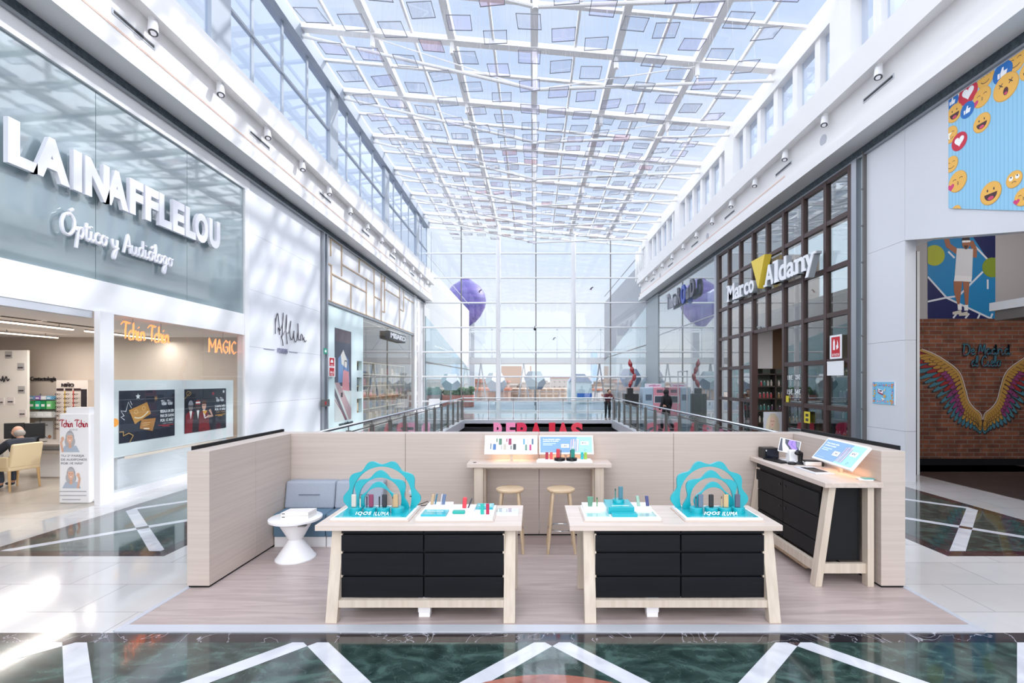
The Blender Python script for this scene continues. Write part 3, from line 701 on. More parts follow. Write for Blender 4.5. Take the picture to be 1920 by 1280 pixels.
# bench
FAB1 = MN('grey_blue_fabric', (150, 158, 172), (166, 173, 186), (60, 60, 60), 4, 2, rough=.85, bump=.15)
FAB2 = MN('blue_fabric', (84, 112, 134), (98, 126, 148), (60, 60, 60), 4, 2, rough=.85, bump=.15)
t = thing('bench', (-2.62, 6.3, Z0), 'low upholstered corner bench with light grey back and blue seat', 'bench')
for a, b in ((-3.268, -2.615), (-2.609, -1.98)):
    m = MB(); m.obox((a, 6.33, .425), (b-a, 0, 0), (0, .19, 0), (0, .06, .35)); m.build('back_cushion', FAB1, t, bevel=.03, seg=4)
    MB().box((a+b)/2-.14, (a+b)/2+.14, 6.345, 6.352, .605, .612).build('stitch_seam', M((96, 104, 120), .9), t)
    MB().box(a, b, 6.07, 6.40, .14, .43).build('seat_cushion', FAB2, t, bevel=.02, seg=4)
    MB().box(a+.004, b-.004, 6.10, 6.5, Z0, .138).build('base', PAPER, t)
# round side table
t = thing('side_table', (-2.81, 5.72, Z0), 'round white pedestal side table with hourglass base before the bench', 'table')
MB().lathe((-2.81, 5.72, .455), [(.27, 0), (.292, .012), (.293, .036), (.285, .042), (.001, .042)], 56).build('table_top', M((232, 233, 236), .35), t)
MB().lathe((-2.81, 5.72, Z0), [(.222, 0), (.222, .012), (.205, .03), (.085, .21), (.078, .225), (.085, .24), (.185, .42), (.19, .445), (.001, .445)], 56).build('pedestal', M((232, 233, 236), .4), t)
MB().box(-2.68, -2.6, 5.5, 5.56, .44, .454).build('bracket', STEELD, t)
t = thing('storage_box', (-2.76, 5.70, .497), 'flat white two-tier box lying on the round side table', 'box')
bx = MB(); O_ = Vector((-2.925, 5.60, .497)); A_ = Vector((.31, .02, 0)); B_ = Vector((.01, .20, 0))
bx.obox(O_, A_, B_, (0, 0, .037)).obox(O_+Vector((0, 0, .039)), A_, B_, (0, 0, .037)); bx.build('carton', M((226, 222, 219), .5), t, bevel=.002)
MB().obox(O_+Vector((.012, -.001, .022)), (.035, .002, 0), (0, .003, 0), (0, 0, .008)).obox(O_+Vector((.012, -.001, .061)), (.035, .002, 0), (0, .003, 0), (0, 0, .008)).build('finger_slot', BLACK, t)
# ---- devices
def device(x, y, z, col, lab, w=.045, h=.12, d=.022, tilt=0, round_=True, metal=0, name='pocket_charger'):
    m = MB(); a = math.radians(tilt)
    m.obox((x-w/2, y-d/2, z), (w, 0, 0), (0, d, 0), (h*math.sin(a), 0, h*math.cos(a)))
    return m.build(name, M(col, .35, metal), bevel=min(d, w)*.42 if round_ else .003, seg=4, label=lab, cat='tobacco heater' if name != 'product_box' else 'box')
def stick(x, y, z, col, lab, h=.1, tilt=0):
    t = math.radians(tilt); m = MB(); p = Vector((x, y, z)); q = p+Vector((h*math.sin(t), 0, h*math.cos(t)))
    m.mat(M(col, .35)).cyl(p, p+(q-p)*.8, .0062, n=12).mat(M(tuple(int(c*.6) for c in col), .3)).cyl(p+(q-p)*.8, q, .0064, .0058, 12)
    return m.build('heater_stick', None, label=lab, cat='tobacco heater')
def arc_pts(f, a0, a1, n=72):
    r = []
    for i in range(n+1):
        t = math.radians(a0+(a1-a0)*i/n); q = f(math.degrees(t)); r.append((q*math.cos(t), q*math.sin(t)))
    return r
def wavy_display(xc, side, devs):
    lab = 'turquoise wavy-arch display stand on white tray, on the %s display table' % side
    y = 4.35; zt = .832; x0, x1 = xc-.36, xc+.36
    t = thing('arch_display', (xc, 4.6, zt), lab, 'display stand', 'wavy arch display stands')
    tr_ = MB().box(x0, x1, 4.35, 4.82, zt, zt+.012).build('tray', WOODT, t, bevel=.002)
    MB().box(x0+.012, x1-.012, 4.362, 4.808, zt+.012, zt+.028).build('tray_edge', PAPER, tr_, bevel=.003)
    MB().box(x0+.035, x1-.035, 4.40, 4.775, zt+.028, zt+.0315).build('tray_insert', TURQF, tr_)
    zc = zt+.115
    c = math.cos; rd = math.radians
    for (fo, fi, a0, a1, yy) in (
        (lambda a: .358+.022*c(rd(10*a)), lambda a: .288+.026*max(0, math.sin(rd(a)))+.012*(1 if 0 else 0), -17, 197, 4.735),
        (lambda a: .262+.026*c(rd(6.667*(a-90))), lambda a: .205+.012*max(0, math.sin(rd(a))), -24, 204, 4.68),
        (lambda a: .168+.020*c(rd(4*(a-90))), lambda a: .136, -26, 206, 4.625)):
        o = arc_pts(fo, a0, a1); i_ = arc_pts(fi, a0, a1)
        m = MB(); m.strip(o, i_, (xc, yy, zc), (1, 0, 0), (0, 0, 1), (0, 1, 0), .028)
        m.build('wavy_arch', TURQ, t, bevel=.002)
    for dx, dy in ((-.19, 4.56), (-.052, 4.55), (.075, 4.55), (.205, 4.56)):
        MB().lathe((xc+dx, dy, zt+.0315), [(.06, 0), (.06, .045), (.056, .05), (.001, .05)], 32).build('round_plinth', TURQ, t)
    g = fit(txt('IQOS', 1, .12, .012, .2, 1.15), -.155, -.01, 0, .034); m = MB()
    g = ([(a, b, cc*.04) for a, b, cc in g[0]], g[1]); m.geo(g, (xc, 4.452, zt+.032), (1, 0, 0), (.12, 0, 1), (0, -1, 0))
    g = fit(txt('ILUMA', 1, .12, 0, .2, 1.15), .012, .15, 0, .032)
    g = ([(a, b, cc*.04) for a, b, cc in g[0]], g[1]); m.geo(g, (xc, 4.452, zt+.032), (1, 0, 0), (.12, 0, 1), (0, -1, 0))
    m.build('lettering', M((245, 248, 250), .4), tr_)
    p = PR((xc, 4.41, zt+.0316), (1, 0, 0), (0, 1, 0), .0003)
    for a, b in ((-.29, -.17), (.10, .28)): p.rect(a, b, 0, .006, (200, 240, 242))
    p.build('small_print', tr_)
    zp = zt+.0825
    for d in devs:
        (device if d[0] == 'd' else stick)(xc+d[1], 4.55, zp, d[2], d[3]+' on the wavy arch display of the %s table' % side, **(d[4] if len(d) > 4 else {}))
wavy_display(-1.483, 'left', [('d', -.205, (196, 190, 182), 'pebble grey rounded charger'), ('s', -.145, (205, 196, 184), 'pale champagne heater stick'),
    ('s', -.083, (52, 40, 66), 'dark violet heater stick'), ('d', -.043, (128, 52, 84), 'burgundy rounded charger'),
    ('s', .035, (26, 27, 32), 'black heater stick'), ('d', .083, (30, 34, 44), 'black rounded charger'),
    ('s', .162, (176, 150, 120), 'gold heater stick'), ('d', .19, (186, 158, 122), 'gold metal slab charger', dict(round_=False, metal=.4))])
wavy_display(1.725, 'right', [('s', -.196, (90, 100, 116), 'slate blue heater stick'), ('d', -.152, (98, 116, 136), 'slate blue slab charger', dict(round_=False, metal=.3)),
    ('d', -.053, (26, 28, 34), 'black rounded charger'), ('s', .045, (190, 170, 130), 'gold heater stick'), ('d', .085, (196, 170, 128), 'gold slab charger', dict(round_=False, metal=.4)),
    ('d', .195, (92, 92, 112), 'grey violet slab charger', dict(round_=False, metal=.4))])
# ---- tray 2 on the left table
zt = .832
def tray(x0, x1, y0, y1, z, lab, name='product_tray'):
    t = thing(name, ((x0+x1)/2, (y0+y1)/2, z), lab, 'tray')
    MB().box(x0, x1, y0, y1, z, z+.01).build('tray_base', WOODT, t, bevel=.002)
    MB().box(x0+.012, x1-.012, y0+.012, y1-.012, z+.01, z+.03).build('tray_board', PAPER, t, bevel=.002)
    return t
t = tray(-1.075, -.355, 4.35, 4.84, zt, 'white product tray with colourful devices, on the left display table')
MB().box(-1.03, -.80, 4.42, 4.60, zt+.03, zt+.048).build('turquoise_card', TURQF, t, bevel=.001)
PR((-1.0, 4.52, zt+.0483), (1, 0, 0), (0, 1, 0), .0003).text('Tecnología', 0, 0, .035, (235, 250, 250), w=.16, off=.02).rect(0, .06, -.06, -.055, (200, 240, 242)).build('print', t)
MB().box(-1.03, -.79, 4.64, 4.80, zt+.03, zt+.07).build('white_step', PAPER, t, bevel=.002)
MB().box(-.79, -.56, 4.44, 4.80, zt+.03, zt+.045).build('white_step', PAPER, t, bevel=.002)
MB().box(-.555, -.39, 4.66, 4.82, zt+.03, zt+.05).build('turquoise_card', TURQF, t, bevel=.001)
PR((-.54, 4.73, zt+.0503), (1, 0, 0), (0, 1, 0), .0003).rect(0, .13, 0, .02, (170, 228, 232)).build('print', t)
p = PR((-.76, 4.60, zt+.0453), (1, 0, 0), (0, 1, 0), .0003); 
for k in range(3): p.rect(.0, .07, k*.03, k*.03+.006, (190, 200, 205)).rect(.17, .24, -.02+k*.03, -.014+k*.03, (190, 200, 205))
p.build('print', t)
zz = zt+.07
device(-.985, 4.70, zz, (186, 160, 130), 'champagne slab charger standing on the left table product tray', .028, .10, .02, 8, False, .4)
device(-.955, 4.71, zz, (66, 118, 140), 'thin petrol blue charger leaning beside the champagne one', .014, .10, .02, 10, False, .3)
device(-.90, 4.70, zz, (200, 200, 206), 'silver heater slab leaning on the left table product tray', .012, .10, .02, 9, False, .3)
device(-.875, 4.70, zz, (98, 116, 148), 'steel blue slab charger on the left table product tray', .030, .10, .02, 9, False, .3)
device(-.665, 4.66, zt+.045, (214, 66, 76), 'coral red charger leaning on the left table product tray', .040, .105, .022, 4)
device(-.628, 4.67, zt+.045, (56, 60, 72), 'dark grey heater leaning right beside the coral red charger', .014, .10, .02, 22, False)
m = MB(); m.box(-.745, -.63, 4.44, 4.49, zt+.045, zt+.075); m.build('pocket_charger', M((26, 160, 148), .35), bevel=.01, seg=4, label='green charger lying flat at the front of the left product tray', cat='tobacco heater')
m = MB(); m.obox((-.735, 4.52, zt+.05), (.1, -.02, 0), (0, .012, 0), (0, 0, .01)); m.build('heater_stick', M((70, 74, 84), .35), label='dark heater stick lying behind the flat green charger', cat='tobacco heater')
device(-.475, 4.50, zt+.03, (32, 168, 156), 'emerald green slab standing at the right end of the left product tray', .034, .098, .018, 0, False)
device(-.425, 4.50, zt+.03, (170, 28, 68), 'crimson slab standing at the right end of the left product tray', .030, .098, .018, 0, False)
t = thing('card_holder', (-.24, 4.66, zt), 'flat clear holder with white leaflet at the left table corner', 'holder')
MB().box(-.35, -.145, 4.56, 4.76, zt, zt+.012).build('leaflet', M((236, 238, 246), .3), t)
PR((-.20, 4.70, zt+.0125), (1, 0, 0), (0, 1, 0), .0003).rect(0, .035, 0, .012, (80, 110, 180)).rect(-.13, .03, -.05, -.046, (190, 200, 220)).build('print', t)
MB().box(-.355, -.14, 4.55, 4.77, zt+.013, zt+.015).build('cover', PANEGL, t)
# ---- tray on the right table
t = tray(.455, 1.165, 4.35, 4.84, zt, 'white product tray with turquoise steps, on the right display table')
MB().box(.48, 1.13, 4.62, 4.82, zt+.03, zt+.06).build('white_step', PAPER, t, bevel=.002)
MB().box(.70, .94, 4.50, 4.80, zt+.03, zt+.095).build('turquoise_step', TURQ, t, bevel=.002)
MB().box(.72, .95, 4.40, 4.50, zt+.03, zt+.055).build('turquoise_step', TURQ, t, bevel=.002)
MB().lathe((.822, 4.68, zt+.095), [(.055, 0), (.055, .028), (.052, .032), (.001, .032)], 32).build('round_plinth', TURQ, t)
for a, b, cc in ((.49, .70, (170, 216, 216)), (.965, 1.13, (166, 206, 200))):
    MB().box(a, b, 4.41, 4.58, zt+.03, zt+.033).build('glossy_inlay', M(cc, .05, coat=1), t)
p = PR((.74, 4.4, zt+.0955), (1, 0, 0), (0, 1, 0), .0003); p.rect(.0, .16, .14, .165, (200, 242, 244)).build('print', t)
zz = zt+.06
m = MB(); m.prism([(-.017, 0), (.022, 0), (.034, .092), (-.026, .092)], (.545, 4.66, zz), (1, 0, 0), (0, 0, 1), (0, 1, 0), .018); m.build('pocket_charger', M((92, 138, 116), .35), bevel=.002, label='sage green tapered charger at the left end of the right table tray', cat='tobacco heater')
stick(.615, 4.67, zz, (112, 150, 110), 'olive green heater stick beside the sage green tapered charger', .085)
stick(.79, 4.66, zt+.127, (70, 130, 124), 'tall teal heater stick on the turquoise round plinth', .105)
device(.845, 4.68, zt+.127, (72, 122, 138), 'petrol blue slab charger topmost on the turquoise plinth of the right table', .042, .12, .022, 0, False, .3)
device(1.02, 4.68, zz, (150, 184, 168), 'mint green slab leaning left on the right table tray', .030, .098, .02, -9, False, .3)
device(1.105, 4.68, zz, (70, 76, 124), 'indigo slab leaning at the right end of the right table tray', .030, .098, .02, -6, False, .3)
# ---- screens on the back desk
def screen(O, U, V, w, h, name_lab, paint, post, warm=True):
    O, U, V = Vector(O), Vector(U).normalized(), Vector(V).normalized(); N = U.cross(V)
    t = thing('display_screen', O, name_lab, 'screen', 'lit display screens')
    m = MB(); m.obox(O-N*.03, U*w, V*h, N*.03); hs = m.build('housing', PAPER, t, bevel=.003)
    p = PR(O+U*.018+V*.022, U, V, .0004, .25, .12, clip=(0, w-.036, 0, h-.044)); paint(p, w-.036, h-.044); p.build('screen_image', hs)
    for q, r in post: MB().bar(q, r, .035, .03).build('post', WOODL, t)
    mm = MB(); mm.obox(O-N*.032+V*.01+U*.05, U*(w-.1), V*.012, -N*.006); mm.build('light_strip', M((255, 196, 150), .5, emit=1.2), hs)
    return t
def paint_white(p, w, h):
    p.rect(0, w, 0, h, (238, 244, 250))
    C = [(.07, .10, .012, .10, (60, 80, 110)), (.12, .09, .035, .10, (62, 104, 160)), (.152, .19, .013, .07, (70, 110, 90)), (.20, .17, .034, .11, (66, 112, 92)),
         (.218, .08, .012, .07, (150, 150, 150)), (.265, .09, .034, .10, (176, 170, 162)), (.29, .19, .013, .06, (150, 40, 90)), (.335, .17, .036, .11, (138, 42, 84)), (.352, .08, .012, .07, (52, 56, 66)), (.40, .09, .034, .10, (56, 60, 66)),
         (.53, .17, .02, .10, (90, 150, 180)), (.56, .08, .024, .10, (96, 130, 120)), (.585, .17, .008, .10, (170, 150, 150)), (.62, .08, .024, .10, (170, 50, 110)), (.65, .17, .02, .10, (70, 100, 130))]
    for u, v_, ww, hh, c_ in C:
        u *= w/.70; v_ *= h/.24; hh *= h/.24*.9; ww *= 1.2
        v_ -= hh*.55
        p.poly([(u-ww/2+.004, v_), (u+ww/2-.004, v_), (u+ww/2, v_+.006), (u+ww/2, v_+hh-.006), (u+ww/2-.004, v_+hh), (u-ww/2+.004, v_+hh), (u-ww/2, v_+hh-.006), (u-ww/2, v_+.006)], c_)
def paint_blue(p, w, h):
    p.rect(0, w, 0, h, (112, 152, 190)); p.poly([(w*.55, 0), (w, 0), (w, h), (w*.72, h)], (150, 205, 224))
    p.text('Si eres fumador adulto,', w*.05, h*.80, h*.085, (245, 248, 252), off=.02, w=w*.34).text('¡atrévete al cambio!', w*.05, h*.68, h*.085, (245, 248, 252), off=.02, w=w*.30)
    for k in range(2): p.rect(w*.05, w*(.30-.07*k), h*(.55-.09*k), h*(.55-.09*k)+h*.035, (200, 220, 236))
    p.rect(w*.05, w*.28, h*.08, h*.10, (170, 196, 220))
    for k, (u, c_) in enumerate(((.60, (178, 172, 190)), (.645, (196, 180, 196)), (.69, (168, 164, 184)), (.73, (206, 190, 202)))):
        p.poly([(w*(u-.03), h*.08), (w*u, h*.08), (w*(u+.02), h*(.82+.04*(k % 2))), (w*(u-.01), h*(.82+.04*(k % 2)))], c_)
        p.poly([(w*(u-.005), h*.08), (w*u, h*.08), (w*(u+.02), h*.8), (w*(u+.015), h*.8)], (120, 110, 140))
    for u, v_, s_ in ((.41, .30, '24€'), (.79, .48, '49€')):
        p.rect(w*(u-.01), w*(u+.145), h*v_, h*(v_+.22), (246, 248, 250)); p.text(s_, w*(u+.01), h*(v_+.06), h*.12, (40, 60, 80), off=.02, w=w*.10)
    p.line([(w*(.865+.02*math.cos(t_/3)), h*(.14+.05*math.sin(t_/3))) for t_ in range(16)], .003, (40, 90, 110))
V_ = (0, .42, .91)
screen((-.645, 6.35, 1.14), (1, 0, 0), V_, .70, .26, 'tilted lit screen with white picture of colourful devices on the high desk', paint_white, [((-.29, 6.42, 1.044), (-.29, 6.40, 1.16))])
screen((.075, 6.35, 1.14), (1, 0, 0), V_, .72, .26, 'tilted lit blue price screen on the high desk, above the red devices', paint_blue, [((.43, 6.42, 1.044), (.43, 6.40, 1.16))])
t = tray(.03, .77, 6.18, 6.32, 1.044, 'narrow white product tray on the high desk', 'desk_tray')
for x in (.31, .465): MB().lathe((x+.03, 6.25, 1.074), [(.07, 0), (.07, .035), (.001, .036)], 32).build('round_plinth', BLACK, t)
MB().box(.06, .25, 6.2, 6.3, 1.074, 1.09).box(.56, .74, 6.2, 6.3, 1.074, 1.09).build('white_block', PAPER, t)
device(.32, 6.24, 1.11, (206, 58, 72), 'bright red charger on the left black plinth of the high desk', .048, .115, .024)
device(.352, 6.245, 1.11, (96, 92, 84), 'thin bronze heater behind the bright red charger', .012, .10, .02, 3)
device(.475, 6.245, 1.11, (40, 80, 84), 'thin dark heater left of the deep green charger', .012, .10, .02, 3)
device(.51, 6.24, 1.11, (20, 136, 122), 'deep green charger on the right black plinth of the high desk', .048, .115, .024)
for x, c_, l in ((.175, (168, 26, 60), 'small crimson box at the left end of the high desk tray'), (.232, (226, 88, 88), 'small coral box beside the crimson box on the high desk'),
                 (.63, (40, 182, 186), 'small turquoise box at the right end of the high desk tray'), (.675, (150, 196, 80), 'small lime green box at the right end of the high desk tray')):
    device(x, 6.25, 1.09, c_, l, .036, .09, .02, 0, False, name='product_box')
# wireless clutter seen through the left arch (on the left table)
t = thing('camera_ball', (-1.22, 4.88, zt), 'small white ball camera with black foot behind the left arch display', 'camera')
MB().sphere((-1.22, 4.88, zt+.145), .035).build('ball', PAPER, t); MB().lathe((-1.22, 4.88, zt), [(.03, 0), (.03, .01), (.008, .02), (.008, .1), (.03, .105), (.001, .11)], 20).build('foot', BLACK, t)
MB().tube([(-1.2, 4.88, zt+.01), (-1.12, 4.9, zt+.03), (-1.07, 4.9, zt+.05), (-1.05, 4.89, zt+.03), (-1.09, 4.88, zt+.012), (-1.14, 4.9, zt+.006)], .004, 6).build('cable', BLACK, t)
# ================================================================== side counter
t = thing('side_counter', (3.2, 5.7, Z0), 'long pale wood sales counter with black drawers along the right partition', 'counter')
ZC = 1.077
MB().box(2.93, 3.515, 4.855, 6.54, ZC-.05, ZC).build('counter_top', WOODY, t, bevel=.003)
MB().obox((2.86, 4.91, Z0), (.07, 0, 0), (0, .10, 0), (.145, 0, ZC-.05-Z0)).build('leg', WOODL, t, bevel=.003)
MB().obox((2.86, 6.40, Z0), (.07, 0, 0), (0, .10, 0), (.145, 0, ZC-.05-Z0)).build('leg', WOODL, t, bevel=.003)
MB().box(3.395, 3.46, 4.91, 5.0, Z0, ZC-.05).build('leg', WOODL, t, bevel=.003)
MB().box(3.395, 3.46, 6.41, 6.5, Z0, ZC-.05).build('leg', WOODL, t, bevel=.003)
MB().box(2.93, 3.40, 4.94, 4.99, .135, .235).build('rail', WOODL, t, bevel=.002)
MB().box(2.90, 2.95, 5.0, 6.45, .135, .235).build('rail', WOODL, t, bevel=.002)
MB().box(3.0, 3.385, 5.02, 6.46, .24, ZC-.052).build('cabinet', BLACKS, t)
DR = {}
for a, b in ((5.04, 5.76), (5.77, 6.45)):
    for z0, z1 in ((.685, .93), (.425, .675), (.245, .415)):
        DR[z0] = MB().box(2.972, 3.0, a, b, z0, z1).build('drawer', BLACKS, t, bevel=.003)
    for z, zr in ((.86, .685), (.60, .425)): MB().cyl((2.972, a+.06 if a > 5.5 else b-.05, z), (2.965, a+.06 if a > 5.5 else b-.05, z), .014, n=14).build('lock', BLACK, DR[zr])
MB().box(2.985, 3.0, 5.02, 6.46, .955, 1.02).build('top_fascia', BLACKS, t)
MB().box(2.98, 3.03, 5.3, 6.4, .05, .08).build('floor_batten', STOOLW, t)
U_ = Vector((-.06, -.85, 0))
t = screen((3.30, 5.74, ZC+.118), (-.085, -.85, 0), (.205, .0, .235), .83, .31, 'large tilted lit blue price screen on the side counter', paint_blue, [((3.45, 5.43, ZC), (3.43, 5.43, ZC+.2))])
for q, e in (((3.42, 5.35, ZC+.10), (0, .6)), ((-.29, 6.46, 1.13), (.5, 0)), ((.43, 6.46, 1.13), (.5, 0))):
    l = bpy.data.lights.new('counter_led', 'AREA'); l.shape = 'RECTANGLE'; l.size = .5 if e[0] else .03; l.size_y = .6 if e[1] else .03
    l.energy = .45; l.color = (1, .60, .36); o = bpy.data.objects.new('counter_led', l); link(o); o.location = q
t = thing('till_box', (3.13, 6.4, ZC), 'black square receipt printer at the far end of the counter', 'printer')
MB().box(3.03, 3.23, 6.36, 6.52, ZC, ZC+.14).build('printer_body', BLACK, t, bevel=.01); MB().box(3.06, 3.225, 6.352, 6.362, ZC+.015, ZC+.12).build('front_panel', M((20, 26, 40), .15), t)
MB().box(3.055, 3.063, 6.345, 6.362, ZC+.10, ZC+.12).build('light', PAPER, t)
t = thing('key_pad', (3.1, 6.15, ZC), 'long flat black keyboard on the counter before the printer', 'keyboard')
MB().obox((3.0, 6.32, ZC), (.15, .03, 0), (.06, -.34, 0), (0, 0, .016)).build('keyboard_body', BLACKS, t, bevel=.004)
k_ = MB()
for i in range(12):
    for j in range(5): k_.obox((3.014+.028*j+.005*i*.95, 6.30+.005*j-.026*i, ZC+.016), (.022, .004, 0), (.003, -.02, 0), (0, 0, .004))
k_.build('keys', BLACK, t)
t = thing('tablet_stand', (3.25, 6.1, ZC), 'tilted tablet with violet swirl picture on a white stand', 'tablet')
MB().box(3.15, 3.37, 5.98, 6.24, ZC, ZC+.02).build('foot', PAPER, t, bevel=.006)
MB().box(3.20, 3.30, 6.04, 6.14, ZC+.02, ZC+.16).build('stand', PAPER, t, bevel=.01)
o = Vector((3.10, 6.14, ZC+.14)); u = Vector((.22, -.12, -.045)).normalized(); vv = Vector((.09, .10, .17)).normalized()
vv = (vv-u*vv.dot(u)).normalized(); nn = u.cross(vv)
tb_ = MB().obox(o-nn*.012, u*.24, vv*.20, nn*.012).build('tablet_body', PAPER, t, bevel=.004)
p = PR(o+u*.008+vv*.008, u, vv, .0004, .15, .1, clip=(0, .224, 0, .184)); p.rect(0, .224, 0, .184, (70, 72, 84))
p.poly([(.05, 0), (.11, 0), (.11, .06), (.06, .12), (.05, .184), (.02, .184), (.03, .09)], (205, 208, 216)); p.poly([(.10, .184), (.09, .12), (.15, .05), (.20, .03), (.224, .05), (.19, .09), (.17, .184)], (146, 118, 214))
p.poly([(.18, .184), (.19, .11), (.224, .07), (.224, .184)], (120, 124, 134)); p.line([(.09, .184), (.085, .12), (.14, .05), (.19, .02)], .004, (30, 30, 44)).line([(.14, .184), (.13, .12), (.19, .07)], .004, (60, 44, 110)).build('screen_image', tb_)
t = thing('barcode_scanner', (3.28, 5.95, ZC), 'black handheld scanner upright in its cradle on the counter', 'scanner')
MB().lathe((3.28, 5.95, ZC), [(.055, 0), (.055, .01), (.03, .03), (.001, .032)], 24).build('cradle', BLACK, t)
MB().tube([(3.28, 5.95, ZC+.02), (3.285, 5.95, ZC+.08), (3.28, 5.94, ZC+.13), (3.23, 5.92, ZC+.165)], .03, 12, rs=[.026, .027, .032, .022]).build('handle', BLACK, t)
MB().sphere((3.245, 5.93, ZC+.14), .036, sc3=(1.2, .8, .8)).build('scanner_head', BLACK, t)
t = thing('card_puck', (3.17, 5.93, ZC), 'round flat black puck on the counter beside the keyboard', 'puck'); MB().lathe((3.17, 5.93, ZC), [(.045, 0), (.05, .01), (.048, .025), (.03, .032), (.001, .033)], 28).build('puck_body', BLACK, t)
t = thing('payment_terminal', (3.36, 5.80, ZC), 'black and white card payment terminal lying on the counter', 'card terminal')
MB().obox((3.28, 5.83, ZC), (.19, -.03, 0), (.02, .09, 0), (0, 0, .05)).build('terminal_body', PAPER, t, bevel=.012, seg=3)
MB().obox((3.275, 5.84, ZC+.045), (.20, -.03, 0), (.02, .09, 0), (0, 0, .018)).obox((3.455, 5.79, ZC), (.025, -.004, 0), (.02, .095, 0), (0, 0, .06)).build('cover', BLACK, t, bevel=.008)
MB().obox((3.2, 6.06, ZC), (.12, -.02, 0), (.03, .18, 0), (0, 0, .006)).build('document_folder', PAPER, label='white papers lying behind the scanner on the counter', cat='papers')
t = thing('flat_tablet', (3.2, 5.5, ZC), 'black tablet in a flat white frame lying on the counter', 'tablet')
fr_ = MB().box(3.09, 3.31, 5.30, 5.74, ZC, ZC+.012).build('frame', M((214, 214, 220), .4), t, bevel=.003); MB().box(3.125, 3.275, 5.37, 5.67, ZC+.012, ZC+.0135).build('screen', M((14, 15, 20), .08), fr_)
t = thing('leaflet_stack', (3.44, 5.0, ZC), 'small stack of teal and white leaflets at the counter end', 'leaflets')
MB().obox((3.36, 4.99, ZC), (.13, -.03, 0), (.02, .09, 0), (0, 0, .012)).build('leaflets', PAPER, t); MB().obox((3.40, 4.975, ZC+.012), (.10, -.02, 0), (.02, .09, 0), (0, 0, .006)).build('top_leaflet', M((88, 170, 172), .4), t)
# ================================================================== HALL THINGS
# railings
def railing(lab, pts, name='railing'):
    P = [Vector(p) for p in pts]; d = (P[1]-P[0]); Ln = d.length; u = d.normalized(); n = max(1, round(Ln/1.42)); st = Ln/n
    t = thing(name, P[0], lab, 'railing'); side = Vector((-u.y, u.x, 0))
    MB().tube([P[0]+Vector((0, 0, 1.2)), P[1]+Vector((0, 0, 1.2))], .03, 12).build('handrail', CHROME, t)
    MB().bar(P[0]+Vector((0, 0, 1.06)), P[1]+Vector((0, 0, 1.06)), .03, .02).bar(P[0]+Vector((0, 0, .14)), P[1]+Vector((0, 0, .14)), .03, .02).build('rail', STEELD, t)
    for i in range(n+1):
        q = P[0]+u*st*i
        MB().obox(q-u*.012-side*.05+Vector((0, 0, .06)), u*.024, side*.10, (0, 0, 1.04)).cyl(q+Vector((0, 0, 1.08)), q+Vector((0, 0, 1.2)), .012, n=8).build('post', STEELD, t)
    for i in range(n):
        a = P[0]+u*(st*i+.05); MB().obox(a-side*.005+Vector((0, 0, .18)), u*(st-.1), side*.01, (0, 0, .84)).build('glass_pane', RAILGL, t)
railing('steel and glass railing along the left side of the floor opening', [(-3.74, 6.95, 0), (-3.74, 25.4, 0)])
railing('steel and glass railing along the right side of the floor opening', [(4.25, 6.95, 0), (4.25, 25.4, 0)])
railing('steel and glass railing across the far end of the floor opening', [(-3.66, 25.42, 0), (4.17, 25.42, 0)])
# REBAJAS sign on the far wall of the void
t = thing('sale_sign', (.4, 25.28, -1.2), 'large pink and red REBAJAS letters on the black wall behind the railing', 'sign')
x = -2.08; RC = [(236, 140, 180), (236, 140, 180), (214, 50, 88), (206, 36, 62), (206, 36, 62), (214, 56, 78), (218, 66, 84)]
wd = [.60, .50, .60, .72, .58, .72, .62]
for ch, c_, ww in zip('REBAJAS', RC, wd):
    g = fit(txt(ch, 1, .03, .045), x, x+ww, 0, 1.0); MB().geo(g, (0, 25.26, -1.08), (1, 0, 0), (0, 0, 1), (0, -1, 0)).build('letter', M(c_, .5, emit=.25), t); x += ww+.055
# hanging panels
LABP = 'small square film panel in a grey frame hanging from the glass roof'
PANELS = []; PINKF = glass('pink_film', (251, 232, 238), 1.0); VIOF = glass('violet_film', (222, 212, 246), 1.2)
PF = M((138, 141, 151), .4, .3)
pr = thing('hanging_panel', (0, 0, 0), LABP, 'hanging panel', 'square film panels hanging below the glass roof')
fr = MB(); a = .275
for x0, x1, y0, y1 in ((-a, a, -a, -a+.014), (-a, a, a-.014, a), (-a, -a+.014, -a, a), (a-.014, a, -a, a)): fr.box(x0, x1, y0, y1, -.007, .007)
fr.build('frame', PF, pr); MB().box(-a+.014, a-.014, -a+.014, a-.014, -.002, .002).build('film', FILMGL, pr)
MB().cyl((-a+.01, 0, 0), (-a+.01, 0, 1.3), .0025, n=4).cyl((a-.01, 0, 0), (a-.01, 0, 1.3), .0025, n=4).build('hanging_wire', M((190, 192, 198)), pr)
PINKF = glass('pink_film', (253, 240, 244), 1.0); VIOF = glass('violet_film', (251, 249, 255), 1.0)
tr = tree_of(pr); Rn = random.Random(5); cnt = 0; films = []
for gm in (VIOF, PINKF):
    f2 = [c for c in kids(pr) if c.name.startswith('film')][0].data.copy(); f2.materials[0] = gm; films.append(f2)
for i in range(14):
    x = -4.9+.8*i; ph = (i*.37) % 1
    for j in range(20):
        y = 9.55+1.14*(j+ph*.8)
        if y > 31.5: continue
        t_ = min(1, max(0, (y-14)/8)); z = 10.25+1.0*t_*t_*(3-2*t_)+.12*math.sin(x*.9+y*.35)
        z = min(z, roofz(x)-.5); o = dup(pr, tree=tr) if cnt else pr; cnt += 1
        o.location = (x, y, z); o.rotation_euler = (math.radians(Rn.uniform(2, 9)), math.radians(Rn.uniform(-5, 5)), math.radians(Rn.uniform(-4, 4)))
        q = Rn.random(); PANELS.append((o, x, z, q))
KM = {}
